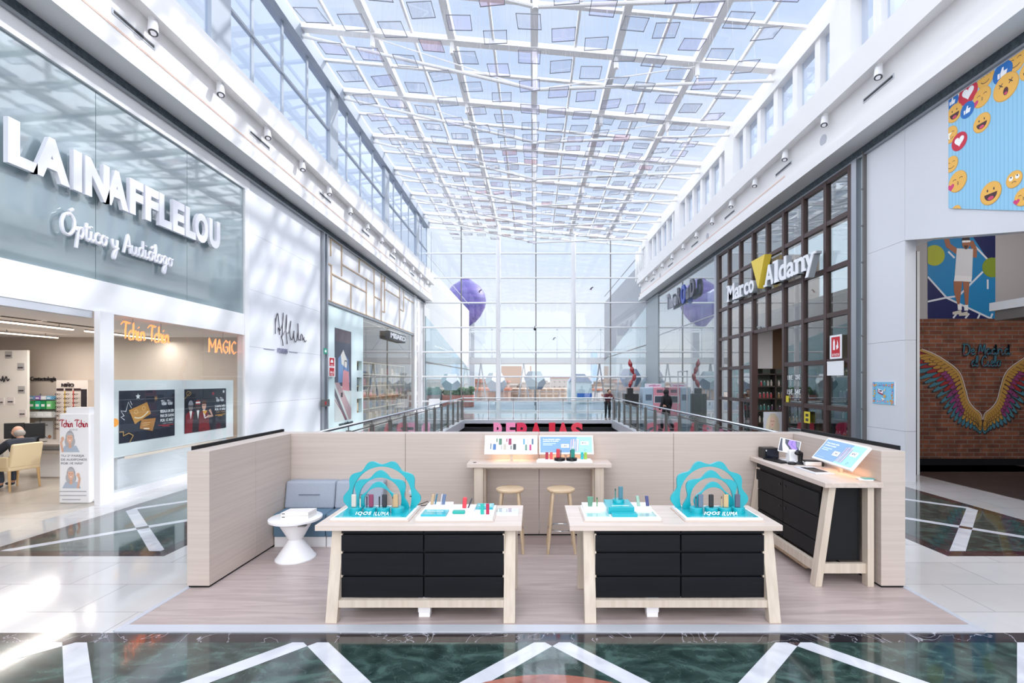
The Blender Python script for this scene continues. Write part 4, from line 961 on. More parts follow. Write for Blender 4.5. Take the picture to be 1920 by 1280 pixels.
for o in bpy.data.objects:
    if o.parent: KM.setdefault(o.parent.name, []).append(o)
for o, x, z, q in PANELS:
    for c in KM[o.name]:
        if c.name.startswith('hanging_wire'): c.scale = (1, 1, (roofz(x)+.115-z)/1.3)
        elif c.name.startswith('film') and q < .38: c.data = films[0] if q < .35 else films[1]
# spots and vents on the fascias
def spot(x, y, z, s_):
    t = thing('spot_light', (x, y, z), 'white cylindrical spotlight under the %s fascia ledge' % ('left' if s_ > 0 else 'right'), 'spotlight', 'spotlights under the %s ledge' % ('left' if s_ > 0 else 'right'))
    MB().box(x-.05, x+.05, y-.05, y+.05, z+.1, z+.22).build('mount', WHITE2, t)
    lb_ = MB().mat(WHITE2).cyl((x, y, z+.12), (x+s_*.05, y-.06, z-.09), .075, .085, 20).build('lamp_body', None, t)
    MB().mat(M((70, 72, 78), .3)).cyl((x+s_*.05, y-.06, z-.088), (x+s_*.0525, y-.063, z-.098), .075, n=20).mat(M((225, 225, 230), .2, emit=.15)).cyl((x+s_*.0525, y-.063, z-.098), (x+s_*.053, y-.064, z-.101), .05, n=16).build('lens', None, lb_)
    return t
a_ = spot(-6.88, 8.75, 8.44, 1); ta = tree_of(a_)
for k in range(1, 13): dup(a_, (-6.88, 8.75+1.88*k, 8.44), tree=ta)
a_ = spot(7.21, 10.1, 8.49, -1); ta = tree_of(a_)
for k in range(1, 13): dup(a_, (7.21, 10.1+1.87*k, 8.49), tree=ta)
def vent(x, y, z, s_):
    t = thing('slot_vent', (x, y, z), 'narrow black slot air vent in the %s fascia' % ('left' if s_ > 0 else 'right'), 'vent', 'slot vents in the %s fascia' % ('left' if s_ > 0 else 'right'))
    fr_ = MB().box(x-.012, x+.012, y, y+.92, z, z+.10).build('frame', GREYW, t); MB().box(x-.016, x+.016, y+.03, y+.89, z+.025, z+.075).build('slot', BLACK, fr_)
    return t
a_ = vent(-7.02, 8.05, 8.22, 1); ta = tree_of(a_)
for k in range(1, 6): dup(a_, (-7.02, 8.05+3.9*k, 8.22), tree=ta)
a_ = vent(7.35, 9.85, 8.27, -1); ta = tree_of(a_)
for k in range(1, 6): dup(a_, (7.35, 9.85+3.9*k, 8.27), tree=ta)
for y in (12.25, 20.4, 28): MB().cyl((7.35, y, 8.2), (7.33, y, 8.2), .13, n=24).build('ceiling_speaker', M((185, 188, 196)), label='round grey speaker flush in the right fascia', cat='speaker', group='speakers in the right fascia')
# ---- left shop sign letters
t = thing('shop_sign', (XL, 8.8, 5.1), 'large white raised optician name letters on the upper left glass', 'sign')
LW = M((232, 232, 240), .4)
ys = [6.72]; 
spec = [('L', 6.72, 7.12), ('A', 7.06, 7.62), ('I', 7.68, 7.82), ('N', 7.88, 8.33), ('A', 8.25, 8.72), ('F', 8.75, 9.05), ('F', 9.10, 9.42), ('L', 9.44, 9.76), ('E', 9.80, 10.12), ('L', 10.16, 10.46), ('O', 10.44, 10.86), ('U', 10.90, 11.27)]
for ch, a, b in spec:
    g = fit(txt(ch, 1, .035, .05), a, b, 5.14, 5.78)
    MB().geo(g, (XL+.09, 0, 0), (0, 1, 0), (0, 0, 1), (1, 0, 0)).build('letter', LW, t)
def tubes(mb, st, k, O, U, V, r, kv=None, n=6):
    O, U, V = Vector(O), Vector(U), Vector(V)
    for q in st: mb.tube([O+U*a*k+V*b*(kv or k) for a, b in q], r, n)
    return mb
st, x = cursive('Óptico y Audiólogo')
p0 = onx(108, 425, XL); p1 = onx(318, 490, XL)
k_ = (p1.y-p0.y)/x
tubes(MB(), st, k_, (XL+.06, p0.y, 4.42), (0, 1, 0), (0, 0, 1), .028, k_*1.05).build('script_sign', LW, label='white handwritten Óptico y Audiólogo lettering below the big letters', cat='sign')
# afflelou signature
sig = [[(285, 650), (285, 450), (290, 310)], [(285, 430), (300, 310), (330, 200), (350, 300), (365, 450), (370, 560), (375, 670)], [(345, 515), (370, 575), (400, 560), (430, 490), (450, 350), (455, 190)],
       [(455, 200), (440, 500), (435, 650), (420, 720), (440, 800), (450, 910)], [(425, 720), (470, 640), (515, 560), (530, 400), (530, 230)], [(530, 250), (515, 560), (530, 720), (545, 870)], [(560, 635), (590, 600), (610, 500), (622, 370), (605, 500), (600, 620), (610, 730), (640, 770), (675, 730), (690, 580)],
       [(690, 590), (690, 730), (720, 820), (755, 780), (780, 600), (775, 420)], [(778, 440), (785, 650), (790, 760), (830, 780), (835, 790), (840, 700), (860, 650)], [(860, 650), (880, 700), (890, 780), (915, 720), (910, 770), (940, 820), (965, 790)]]
m = MB()
for s_ in sig: m.tube([onx(490+a/11.64, 570+b/11.64, XL)+Vector((.03, 0, 0)) for a, b in smooth([(float(a), float(b)) for a, b in s_], 4)], .013, 6)
t = thing('signature_sign', (XL, 14.5, 2.3), 'dark handwritten signature logo with PARIS on white wall panels', 'sign')
m.build('signature', M((52, 44, 58), .4), t)
g = fit(txt('PARIS', 1, .02, .01, 0, 1.2), 14.02, 14.55, 2.92, 3.06); MB().geo(g, (XL+.02, 0, 0), (0, 1, 0), (0, 0, 1), (1, 0, 0)).box(XL, XL+.015, 13.3, 13.85, 2.98, 2.995).box(XL, XL+.015, 14.7, 15.2, 2.98, 2.995).build('caption', M((150, 150, 172), .4), t)
# neon signs
NEON = M((255, 128, 62), .4, emit=1.5)
st, x = cursive('Tchin Tchin'); t = thing('neon_sign', (-7.7, 9.6, 2.8), 'orange handwritten neon script hanging inside the left shop window', 'sign')
k_ = 1.18/x; tubes(MB(), st, k_, (-7.7, 9.06, 2.90), (0, 1, 0), (0, 0, 1), .009, .17).build('neon_tube', NEON, t)
tubes(MB(), st, k_, (-7.73, 9.075, 2.885), (0, 1, 0), (0, 0, 1), .007, .17).build('neon_tube', M((255, 160, 110), .4, emit=.9), t)
MB().cyl((-7.7, 9.3, 3.2), (-7.7, 9.3, 3.3), .004, n=5).cyl((-7.7, 10.0, 3.1), (-7.7, 10.0, 3.3), .004, n=5).build('hanging_wire', STEELD, t)
t = thing('neon_sign', (-7.7, 12.0, 2.8), 'orange MAGIC neon capitals hanging inside the left shop window', 'sign')
def outl(ch, w, x0):
    d = {'M': [(0, 0), (0, 1), (.5, .35), (1, 1), (1, 0)], 'A': [(0, 0), (.5, 1), (1, 0), (.78, .4), (.22, .4)], 'G': [(1, .85), (.6, 1), (.1, .7), (.1, .3), (.6, 0), (1, .2), (1, .5), (.6, .5)], 'I': [(.5, 0), (.5, 1)], 'C': [(1, .85), (.6, 1), (.1, .7), (.1, .3), (.6, 0), (1, .15)]}[ch]
    return [(x0+a*w, b) for a, b in d]
m = MB(); m2 = MB(); y = 11.5
for ch, w_ in (('M', .23), ('A', .20), ('G', .19), ('I', .07), ('C', .18)):
    q = outl(ch, w_, y); m.tube([(-7.7, a, 2.80+.32*b) for a, b in q], .009, 6); m2.tube([(-7.73, a+.02, 2.785+.32*b) for a, b in q], .007, 6); y += w_+.04
m.build('neon_tube', NEON, t); m2.build('neon_tube', M((255, 160, 110), .4, emit=.9), t); MB().cyl((-7.7, 12.0, 3.1), (-7.7, 12.0, 3.3), .004, n=5).build('hanging_wire', STEELD, t)
# big display board with posters
t = thing('display_board', (-7.62, 10.2, .1), 'large white board behind the left shop glass carrying two posters', 'board')
MB().box(-7.72, -7.60, 8.60, 12.25, .70, 2.12).build('board', M((238, 242, 242), .45), t, bevel=.003)
MB().box(-8.0, -7.7, 8.65, 12.3, .02, .62).box(-7.9, -7.65, 8.9, 9.05, .02, .7).box(-7.9, -7.65, 11.9, 12.05, .02, .7).build('plinth', WHITE2, t)
def poster(Y0, Y1, z0, z1, lab, fn, X=-7.595, cat='poster', name='poster'):
    t = thing(name, (X, (Y0+Y1)/2, z0), lab, cat)
    p = PR((X+.004, Y0, z0), (0, 1, 0), (0, 0, 1), .0008, clip=(0, Y1-Y0, 0, z1-z0)); fn(p, Y1-Y0, z1-z0); sh = MB().box(X, X+.004, Y0, Y1, z0, z1).build('sheet', PAPER, t); p.build('print', sh); return t
def po1(p, w, h):
    p.rect(0, w, 0, h, (32, 34, 52)); r = random.Random(2)
    for _ in range(50): p.disc(r.random()*w, r.random()*h, .004, (130, 130, 160), n=5)
    g1, g2 = (196, 140, 66), (224, 180, 120)
    p.poly([(w*.15, h*.62), (w*.46, h*.76), (w*.53, h*.52), (w*.25, h*.34)], g1); p.poly([(w*.36, h*.42), (w*.62, h*.42), (w*.56, h*.16), (w*.33, h*.24)], (176, 120, 60))
    for a, b in ((.27, .58), (.40, .64)): p.disc(w*a, h*b, .045, g2).disc(w*a, h*b, .03, g1)
    p.line([(w*(.24+.24*i/8), h*(.47-.06*math.sin(PI*i/8)+.10*i/8)) for i in range(9)], .02, (240, 226, 200))
    p.line([(w*.38, h*.34), (w*.52, h*.34)], .012, g2).line([(w*.38, h*.30), (w*.5, h*.30)], .012, g2).line([(w*.40, h*.23), (w*.5, h*.22)], .018, (250, 240, 225))
    p.line([(w*a, h*b) for a, b in ((.19, .66), (.14, .78), (.10, .60), (.02, .62), (.07, .52), (.02, .50), (.08, .44))], .012, (245, 245, 250)).line([(w*.2, h*.72), (w*.17, h*.8)], .012, (245, 245, 250))
    p.line([(w*a, h*b) for a, b in ((0, .22), (.06, .22), (.06, .14), (.15, .18), (.22, .12), (.16, 0))], .014, (214, 170, 100))
    p.star(w*.30, h*.88, .06, (245, 245, 248)).star(w*.62, h*.83, .06, (170, 130, 60), 8, .3)
    p.curs('Tchin Tchin', w*.72, h*.68, w*.22, (245, 245, 250), .016, h*.10)
    for i, s_ in enumerate(('REGALA UN 3ER', 'PAR DE GAFAS', 'POR 1€ MÁS*')): p.text(s_, w*.70, h*(.52-.095*i), h*.058, (250, 250, 252), off=.05, w=w*.27)
    p.text('¡A QUIEN TÚ QUIERAS!', w*.74, h*.28, h*.022, (230, 230, 235), w=w*.2).line([(w*.66, h*.26), (w*.96, h*.25)], .012, (206, 50, 60)).line([(w*.74, h*.235), (w*.88, h*.225)], .012, (206, 50, 60))
def po2(p, w, h):
    p.rect(0, w, 0, h, (34, 32, 46))
    for a, sk, hat, c1 in ((.14, (120, 112, 112), (150, 150, 160), (128, 26, 40)), (.30, (74, 52, 48), (176, 30, 40), (48, 40, 48)), (.44, (206, 160, 140), (90, 50, 40), (112, 30, 36))):
        p.poly([(w*(a-.13), 0), (w*(a+.13), 0), (w*(a+.11), h*.42), (w*(a+.03), h*.5), (w*(a-.03), h*.5), (w*(a-.11), h*.42)], c1)
        p.poly([(w*(a-.03), h*.5), (w*(a+.03), h*.5), (w*a, h*.3)], (236, 232, 232)); p.disc(w*a, h*.60, w*.05, sk, h*.10); p.poly(ell(w*a, h*.64, w*.055, h*.10, 14, 0, PI), hat)
        p.line([(w*(a-.04), h*.61), (w*(a+.04), h*.61)], .012, (20, 20, 26))
    p.rect(w*.25, w*.35, h*.665, h*.70, (240, 238, 238)).poly([(w*.40, h*.48), (w*.52, h*.48), (w*.46, h*.38)], (220, 160, 60)).line([(w*.46, h*.38), (w*.46, h*.30), (w*.56, h*.36)], .02, (240, 238, 238))
    p.line([(w*.57, h*.5), (w*.64, h*.34), (w*.52, h*.34)], .07, (206, 160, 140))
    p.line([(w*(.09+.05*math.cos(i)), h*(.90+.05*math.sin(i))) for i in range(8)]+[(0, h*.78)], .012, (200, 160, 90)).star(w*.93, h*.92, .05, (245, 245, 248)).disc(w*.66, h*.88, .04, (150, 30, 50))
    p.curs('Tchin Tchin', w*.73, h*.68, w*.2, (245, 245, 250), .016, h*.10)
    for i, s_ in enumerate(('2 GAFAS MÁS', 'POR 1€ MÁS')): p.text(s_, w*.70, h*(.54-.08*i), h*.05, (250, 250, 252), off=.05, w=w*.27)
    p.text('¡A QUIEN TÚ QUIERAS!', w*.73, h*.40, h*.03, (206, 150, 70), w=w*.24).line([(w*.71, h*.34), (w*.97, h*.355)], .014, (222, 160, 60)).line([(w*.78, h*.32), (w*.90, h*.32)], .012, (222, 160, 60))
poster(8.86, 10.24, .95, 1.92, 'dark poster with two golden smiling gift cards on the white board', po1)
poster(10.52, 11.95, .95, 1.92, 'dark poster with three party people in red, on the white board', po2)
m = MB(); m.mat(M((236, 160, 70), .4)).cyl((-7.438, 8.60, 1.36), (-7.436, 8.60, 1.36), .075, n=28); m.build('round_sticker', None, label='round orange sticker on the glass beside the white column', cat='sticker')
# totem
t = thing('totem_display', (-7.9, 8.45, 0), 'white leaflet totem with two grey-haired portraits at the left shop entrance', 'totem')
tw = .52; ox = -8.14
MB().box(ox, ox+tw, 8.3, 8.55, 0, 1.54).build('body', PAPER, t, bevel=.02); MB().box(ox+.03, ox+.42, 8.40, 8.60, 1.54, 1.64).build('leaflet_pocket', PAPER, t)
p = PR((ox, 8.298, 0), (1, 0, 0), (0, 0, 1), .0008)
p.curs('Tchin Tchin', .02, 1.31, .48, (176, 30, 56), .016, .13); p.text('AUDIO', .18, 1.25, .03, (120, 120, 128), w=.14, sp=1.3)
def lady(cx, cz, s_, arm):
    p.disc(cx, cz, .075*s_, (168, 168, 172), .13*s_); p.poly([(cx-.15*s_, cz-.24*s_), (cx+.17*s_, cz-.24*s_), (cx+.11*s_, cz-.13*s_), (cx-.09*s_, cz-.13*s_)], (176, 188, 204))
    p.disc(cx, cz-.06*s_, .09*s_, (178, 178, 182), .11*s_); p.rect(cx-.02*s_, cx+.025*s_, cz-.17*s_, cz-.05*s_, (216, 170, 146)); p.disc(cx, cz-.005*s_, .052*s_, (226, 182, 158), .085*s_)
    p.disc(cx-.018*s_, cz+.01*s_, .006, (60, 50, 50)).disc(cx+.02*s_, cz+.01*s_, .006, (60, 50, 50)); p.poly([(cx-.022*s_, cz-.035*s_), (cx+.024*s_, cz-.035*s_), (cx+.002*s_, cz-.055*s_)], (250, 240, 240)); p.disc(cx, cz-.01, .005, (200, 150, 130))
    p.poly(ell(cx, cz+.05*s_, .06*s_, .045*s_, 12, 0, PI), (186, 186, 190))
    p.line([(cx+arm*.12*s_, cz-.24*s_), (cx+arm*.15*s_, cz-.08*s_), (cx+arm*.12*s_, cz-.0*s_)], .035*s_, (222, 176, 152)); p.disc(cx+arm*.125*s_, cz-.01*s_, .028*s_, (226, 182, 158), .035*s_)
lady(.19, 1.12, 1.0, -1); lady(.21, .50, 1.0, 1)
for i, s_ in enumerate(('TU 2ª PAREJA', 'DE AUDÍFONOS', 'POR 1€ MÁS*')): p.text(s_, .04, .80-.065*i, .036, (96, 98, 108), w=[.40, .44, .38][i])
for i in range(3): p.rect(.02+.04*(i == 2), .48-.1*(i == 2), .20-.07*i, .215-.07*i, (176, 178, 184))
p.build('print', t)
# ceiling line lights in the left shop
for x, a, b, l in ((-10.0, 8.3, 10.5, 'thin linear ceiling lamp over the man, nearer the entrance'), (-10.0, 10.8, 13.1, 'thin linear ceiling lamp running deeper into the left shop behind the neon'), (-12.3, 11.0, 12.5, 'short linear ceiling lamp at the far left of the left shop')):
    t = thing('linear_lamp', (x, a, 3.2), l, 'ceiling lamp'); MB().box(x-.02, x+.02, a, b, 3.225, 3.25).build('profile', STEELD, t); MB().box(x-.03, x+.03, a, b, 3.20, 3.225).build('diffuser', M((255, 226, 200), .4, emit=3), t)
    MB().cyl((x, a+.3, 3.25), (x, a+.3, 3.3), .006, n=5).cyl((x, b-.3, 3.25), (x, b-.3, 3.3), .006, n=5).build('hanging_wire', STEELD, t)
def lamp(x, y, z, sx_, sy, en, col=(1, .95, .9)):
    l = bpy.data.lights.new('shop_area_light', 'AREA'); l.shape = 'RECTANGLE'; l.size = sx_; l.size_y = sy; l.energy = en; l.color = col
    o = bpy.data.objects.new('shop_area_light', l); link(o); o.location = (x, y, z)
for x, y, s_, en in ((-10, 9.4, 2.2, 32), (-10, 11.95, 2.3, 26), (-12.3, 11.75, 1.5, 26)): lamp(x, y, 3.19, .06, s_, en)
lamp(10, 15.5, 4.25, .3, 3, 90); lamp(10, 25, 7.2, .4, 6, 150); lamp(-7.75, 25, 4.85, .15, 7, 60); lamp(11.5, 8.5, 6.9, .4, 3, 110)  # area lamps added to lift the dark interiors, no fixtures modelled
# niche wall
t = thing('frame_wall', (-13.9, 12.6, 0), 'cream panel wall with small square spectacle niches in the left shop', 'display wall')
MB().box(-15, -13.18, 12.6, 12.66, 0, 2.9).build('panel', M((232, 228, 222), .5), t)
for px, py in ((17, 665), (40, 687), (41, 730), (21, 751), (43, 774), (2, 752)):
    q = at(px, py, 12.6); c_ = (172, 170, 170) if py < 740 else (222, 214, 214)
    n_ = MB().mat(M(c_, .6)).box(q.x-.09, q.x+.09, 12.585, 12.6, q.z-.09, q.z+.09).mat(M((60, 54, 60), .4)).box(q.x-.06, q.x-.01, 12.57, 12.585, q.z-.04, q.z-.01).box(q.x+.01, q.x+.06, 12.57, 12.585, q.z-.04, q.z-.01).box(q.x-.01, q.x+.01, 12.57, 12.58, q.z-.02, q.z-.015)
    n_.build('niche', None, t)
m = MB(); m.tube([at(a, b, 12.57) for a, b in smooth([(0, 710.), (3, 714.), (5, 705.), (7, 716.), (10, 708.), (12, 706.), (14, 714.), (17, 710.)], 3)], .012, 6); m.build('signature', M((40, 38, 44)), t)
# text and contactology shelf
t = thing('shelf_unit', (-12.8, 13.1, .9), 'glass wall shelves stacked with contact lens boxes in the left shop', 'shelf')
for z in (1.58, 1.33, 1.10): MB().box(-13.62, -12.92, 13.0, 13.3, z, z+.015).build('shelf', PANEGL, t)
MB().box(-13.55, -13.53, 13.27, 13.3, .95, 1.75).box(-13.0, -12.98, 13.27, 13.3, .95, 1.75).build('bracket', STEEL, t)
r = random.Random(3); KB = [(1.595, [(120, 170, 214), (150, 120, 190), (226, 230, 236), (120, 180, 220)], .10), (1.345, [(60, 170, 100), (60, 190, 150), (40, 150, 90), (120, 200, 130)], .22), (1.115, [(236, 238, 240)]*3, .16)]
for z, cs, hh in KB:
    for i, c_ in enumerate(cs):
        w_ = .62/len(cs); x = -13.57+i*w_
        t2 = MB().mat(M(c_, .4)).box(x, x+w_-.02, 13.02, 13.2, z, z+hh).mat(M((250, 250, 250), .4)).box(x+.02, x+w_-.05, 13.014, 13.02, z+hh*.3, z+hh*.6)
        t2.build('lens_box', None, label={1.595: 'small carton with a white label on the top contact lens shelf', 1.345: 'green lens solution carton on the middle contact lens shelf', 1.115: 'white lens carton on the lowest contact lens shelf'}[z], cat='box', group={1.595: 'boxes on the top lens shelf', 1.345: 'cartons on the middle lens shelf', 1.115: 'cartons on the lowest lens shelf'}[z])
q = at(57, 716, 13.28); g = fit(txt('Contactología', 1, .01, .008), q.x, at(105, 716, 13.28).x, q.z, q.z+.15)
MB().geo(g, (0, 13.28, 0), (1, 0, 0), (0, 0, 1), (0, -1, 0)).build('wall_lettering', M((48, 44, 48)), label='black Contactología lettering on the beige wall above the lens shelves', cat='sign')
t = thing('lens_poster', (-12.6, 13.28, .6), 'small white product poster below the contact lens shelves', 'poster')
p = PR((-13.68, 13.28, .45), (1, 0, 0), (0, 0, 1), .001); p.rect(0, .5, 0, .55, (230, 232, 236)).rect(.03, .12, .05, .22, (110, 120, 140)).line([(.15, .22), (.35, .08)], .02, (110, 120, 140)).disc(.40, .12, .05, (190, 130, 100)).rect(.15, .35, .42, .46, (150, 150, 156)).disc(.2, .1, .05, (150, 170, 190), .03); p.build('print', t)
# spectacle rack
t = thing('spectacle_rack', (-12.35, 12.9, 0), 'tall spectacle rack with rows of frames behind the totem', 'rack')
MB().box(-12.82, -11.97, 13.0, 13.28, .2, 2.12).build('cabinet', M((224, 214, 206), .5), t)
MB().box(-12.14, -12.0, 12.98, 13.0, .6, 1.88).build('dark_panel', M((44, 40, 48)), t)
for i in range(3): MB().box(-12.80+.23*i, -12.62+.23*i, 12.985, 13.0, 1.84, 1.90).build('header', M((60, 40, 44)), t)
for i, c_ in enumerate(((214, 180, 70), (214, 90, 80))): MB().box(-12.595+.23*i, -12.575+.23*i, 12.985, 13.0, .8, 1.84).build('divider', M(c_), t)
g = fit(txt('NIÑO', 1, .02, 0), -12.66, -12.34, 1.94, 2.06); MB().geo(g, (0, 12.99, 0), (1, 0, 0), (0, 0, 1), (0, -1, 0)).build('lettering', M((60, 50, 54)), t)
sp = None
for i in range(3):
    for j in range(9):
        if sp is None:
            m = MB(); 
            for s_ in (-.035, .035): m.tube([(s_+.03*math.cos(2*PI*k/10), 0, .02*math.sin(2*PI*k/10)) for k in range(11)], .006, 5)
            m.tube([(-.01, 0, 0), (.01, 0, 0)], .004, 5).tube([(-.065, 0, .01), (-.06, .06, .01)], .004, 5).tube([(.065, 0, .01), (.06, .06, .01)], .004, 5)
            sp = m.build('spectacles', M((64, 44, 48)), label='dark spectacle frame on the tall rack behind the totem', cat='spectacles', group='spectacles on the tall rack'); o = sp
        else: o = sp.copy(); link(o)
        o.location = (-12.71+.23*i, 12.95, .80+.115*j)
# desks, monitors, chairs, man
t = thing('sales_desk', (-10.9, 10.3, 0), 'grey-topped sales desk with white panel leg in front of the man', 'desk')
MB().box(-12.2, -9.3, 10.25, 11.1, .72, .76).build('desk_top', M((150, 142, 136), .4), t, bevel=.003); MB().box(-10.65, -10.0, 10.45, 10.5, .03, .72).build('panel_leg', WHITE2, t); MB().box(-12.0, -11.5, 10.45, 10.5, .03, .72).build('panel_leg', WHITE2, t)
MB().box(-10.8, -9.4, 10.3, 10.9, .55, .62).build('drawer', M((180, 172, 165), .4), t)
for x, l in ((-11.05, 'black monitor on the sales desk, beside the man'), (-11.5, 'black monitor at the left edge on the sales desk')):
    t = thing('monitor', (x, 10.6, .76), l, 'monitor'); MB().obox((x, 10.5, .84), (.28, .16, 0), (-.02, .04, 0), (0, 0, .34)).build('screen', BLACK, t, bevel=.01); MB().box(x+.1, x+.18, 10.56, 10.64, .765, .9).box(x, x+.28, 10.5, 10.72, .76, .77).build('stand', BLACK, t)
CREAM = M((226, 208, 172), .5)
def chair(x, y, rz, lab):
    t = thing('armchair', (0, 0, 0), lab, 'chair')
    MB().box(-.27, .27, -.26, .26, .38, .50).build('seat', CREAM, t, bevel=.03, seg=3)
    m = MB(); m.obox((-.26, .20, .44), (.52, 0, 0), (0, .07, 0), (0, .08, .46)); m.build('backrest', CREAM, t, bevel=.03, seg=3)
    for s_ in (-1, 1): MB().box(min(s_*.23, s_*.28), max(s_*.23, s_*.28), -.22, .24, .44, .66).build('armrest', CREAM, t, bevel=.02)
    for sx_, sy in ((-1, -1), (1, -1), (-1, 1), (1, 1)): MB().tube([(sx_*.24, sy*.23, .40), (sx_*.25, sy*.26, 0)], .022, 8, rs=[.026, .016]).build('leg', M((206, 170, 120), .5), t)
    t.location = (x, y, 0); t.rotation_euler = (0, 0, rz); return t
chair(-10.12, 9.42, -PI/2-.12, 'cream upholstered armchair under the seated man'); chair(-10.02, 8.35, -PI/2*1.05, 'cream armchair cut by the left picture edge, nearest the entrance')
t = thing('office_chair', (-9.3, 10.1, 0), 'white chair with chrome cantilever frame behind the totem', 'chair')
MB().box(-9.35, -8.9, 9.75, 10.2, .45, .49).build('seat', PAPER, t, bevel=.01); MB().obox((-9.38, 9.75, .52), (.03, 0, 0), (0, .45, 0), (-.06, 0, .36)).build('backrest', PAPER, t, bevel=.01)
for y in (9.75, 10.2): MB().tube([(-9.42, y, .80), (-9.36, y, .45), (-8.95, y, .45), (-8.92, y, .02), (-9.35, y, .02)], .014, 8).build('frame', CHROME, t)
# ---- people
def skin(name, nodes, edges, mat, parent, root=0, sub=2):
    org = ORG[parent.name] if parent else Vector()
    me = bpy.data.meshes.new(name); bm = bmesh.new(); ly = bm.verts.layers.skin.verify(); vs = []
    for i, (p, r) in enumerate(nodes):
        v_ = bm.verts.new(Vector(p)-org); v_[ly].radius = (r, r) if not isinstance(r, tuple) else r; v_[ly].use_root = (i == root); vs.append(v_)
    for a, b in edges: bm.edges.new((vs[a], vs[b]))
    bm.to_mesh(me); bm.free(); me.materials.append(mat); o = bpy.data.objects.new(name, me); link(o); o.parent = parent; ORG[o.name] = org
    s_ = o.modifiers.new('skin', 'SKIN'); s_.use_smooth_shade = True; q = o.modifiers.new('sub', 'SUBSURF'); q.levels = sub; q.render_levels = sub
    return o
def person(base, fx, J, cols, lab, hair, shoes=(30, 30, 36), long_=False):
    """J: joint positions in body space (x = to its right, y = forward, z up), placed at base facing fx (angle of forward)"""
    c, s_ = math.cos(fx), math.sin(fx); B = Vector(base)
    def T(p): return B+Vector((p[1]*c+p[0]*s_, p[1]*s_-p[0]*c, p[2]))
    t = thing('person', base, lab, 'person'); sk = M((206, 160, 138), .5)
    j = {k: T(v_) for k, v_ in J.items()}
    nodes = []; ed = []
    def N(p, r): nodes.append((p, r)); return len(nodes)-1
    pel = N(j['pel'], .11); bel = N(j['pel'].lerp(j['chest'], .5), .11); che = N(j['chest'], .10); nek = N(j['neck'], .05); hd = N(j['neck'].lerp(j['head'], .55), .055); h2 = N(j['head'], .085); h3 = N(j['head']+Vector((0, 0, .07)), .07)
    ed += [(pel, bel), (bel, che), (che, nek), (nek, hd), (hd, h2), (h2, h3)]
    for sd in 'lr':
        sh = N(j['sh'+sd], .055); el = N(j['el'+sd], .038); wr = N(j['wr'+sd], .026); d = (j['wr'+sd]-j['el'+sd]).normalized(); pa = N(j['wr'+sd]+d*.06, (.03, .018)); ed += [(che, sh), (sh, el), (el, wr), (wr, pa)]
        side = d.cross(Vector((0, 0, 1)));  side = side.normalized() if side.length > .01 else Vector((1, 0, 0))
        for k in range(4):
            o_ = side*(k-1.5)*.018; l_ = (.06, .072, .068, .052)[k]
            a = N(j['wr'+sd]+d*.085+o_, .009); b = N(j['wr'+sd]+d*(.085+l_*.5)+o_+Vector((0, 0, -.006)), .008); e = N(j['wr'+sd]+d*(.085+l_)+o_+Vector((0, 0, -.02)), .007); ed += [(pa, a), (a, b), (b, e)]
        a = N(j['wr'+sd]+d*.04+side*.035, .010); b = N(j['wr'+sd]+d*.075+side*.05, .008); ed += [(pa, a), (a, b)]
        hp = N(j['hp'+sd], .085); kn = N(j['kn'+sd], .055); an = N(j['an'+sd], .038); ft = N(j['an'+sd]+(T((0, .12, 0))-T((0, 0, 0)))+Vector((0, 0, -.04)), .035); ed += [(pel, hp), (hp, kn), (kn, an), (an, ft)]
    skin('body', nodes, ed, sk, t, 0)
    jm = M(cols[0], .8); tm = M(cols[1], .8); e2 = 1.22
    nd = [(j['pel'], .135), (j['pel'].lerp(j['chest'], .5), .145), (j['chest'], .165), (j['neck']-Vector((0, 0, .02)), .095)]; ee = [(0, 1), (1, 2), (2, 3)]
    for sd in 'lr':
        i = len(nd); nd += [(j['sh'+sd], .09), (j['el'+sd], .068), (j['wr'+sd], .052)]; ee += [(2, i), (i, i+1), (i+1, i+2)]
    if long_: nd.append((j['pel']+Vector((0, 0, -.32)), .15)); ee.append((0, len(nd)-1))
    skin('jacket', nd, ee, jm, t)
    nd = [(j['pel'], .12)]; ee = []
    for sd in 'lr':
        i = len(nd); nd += [(j['hp'+sd], .10), (j['kn'+sd], .068), (j['an'+sd], .052)]; ee += [(0, i), (i, i+1), (i+1, i+2)]
    skin('trousers', nd, ee, tm, t)
    fw = T((0, 1, 0))-T((0, 0, 0)); H_ = j['head']
    m = MB().mat(sk).sphere(H_+Vector((0, 0, .022)), .094, 18, 12, (.92, .92, 1.18)).sphere(H_+fw*.09-Vector((0, 0, .01)), .017, 8, 6); m.mat(M((120, 60, 60))).sphere(H_+fw*.078-Vector((0, 0, .05)), .012, 8, 6, (1.4, 1, .5))
    rt = T((1, 0, 0))-T((0, 0, 0))
    for s2 in (-1, 1): m.mat(M((40, 34, 34))).sphere(H_+fw*.078+rt*.03*s2+Vector((0, 0, .015)), .009, 8, 6); m.mat(sk).sphere(H_+rt*.088*s2, .02, 8, 6, (.5, .7, 1))
    m.build('face', None, t)
    if hair == 'long': m = MB(); m.sphere(H_-fw*.035+Vector((0, 0, .035)), .115, 16, 10, (1, 1, 1.05)).sphere(H_-fw*.05-Vector((0, 0, .12)), .10, 14, 8, (1, 1, 1.6)); m.build('hair', M((24, 20, 22), .7), t)
    elif hair == 'short': m = MB(); m.sphere(H_-fw*.035+Vector((0, 0, .05)), .105, 16, 10); m.build('hair', M((30, 24, 24), .7), t)
    else:
        m = MB()
        m.sphere(H_-fw*.05-Vector((0, 0, .0)), .084, 16, 10, (1, 1, .9)); m.build('hair', M((160, 154, 150), .7), t)
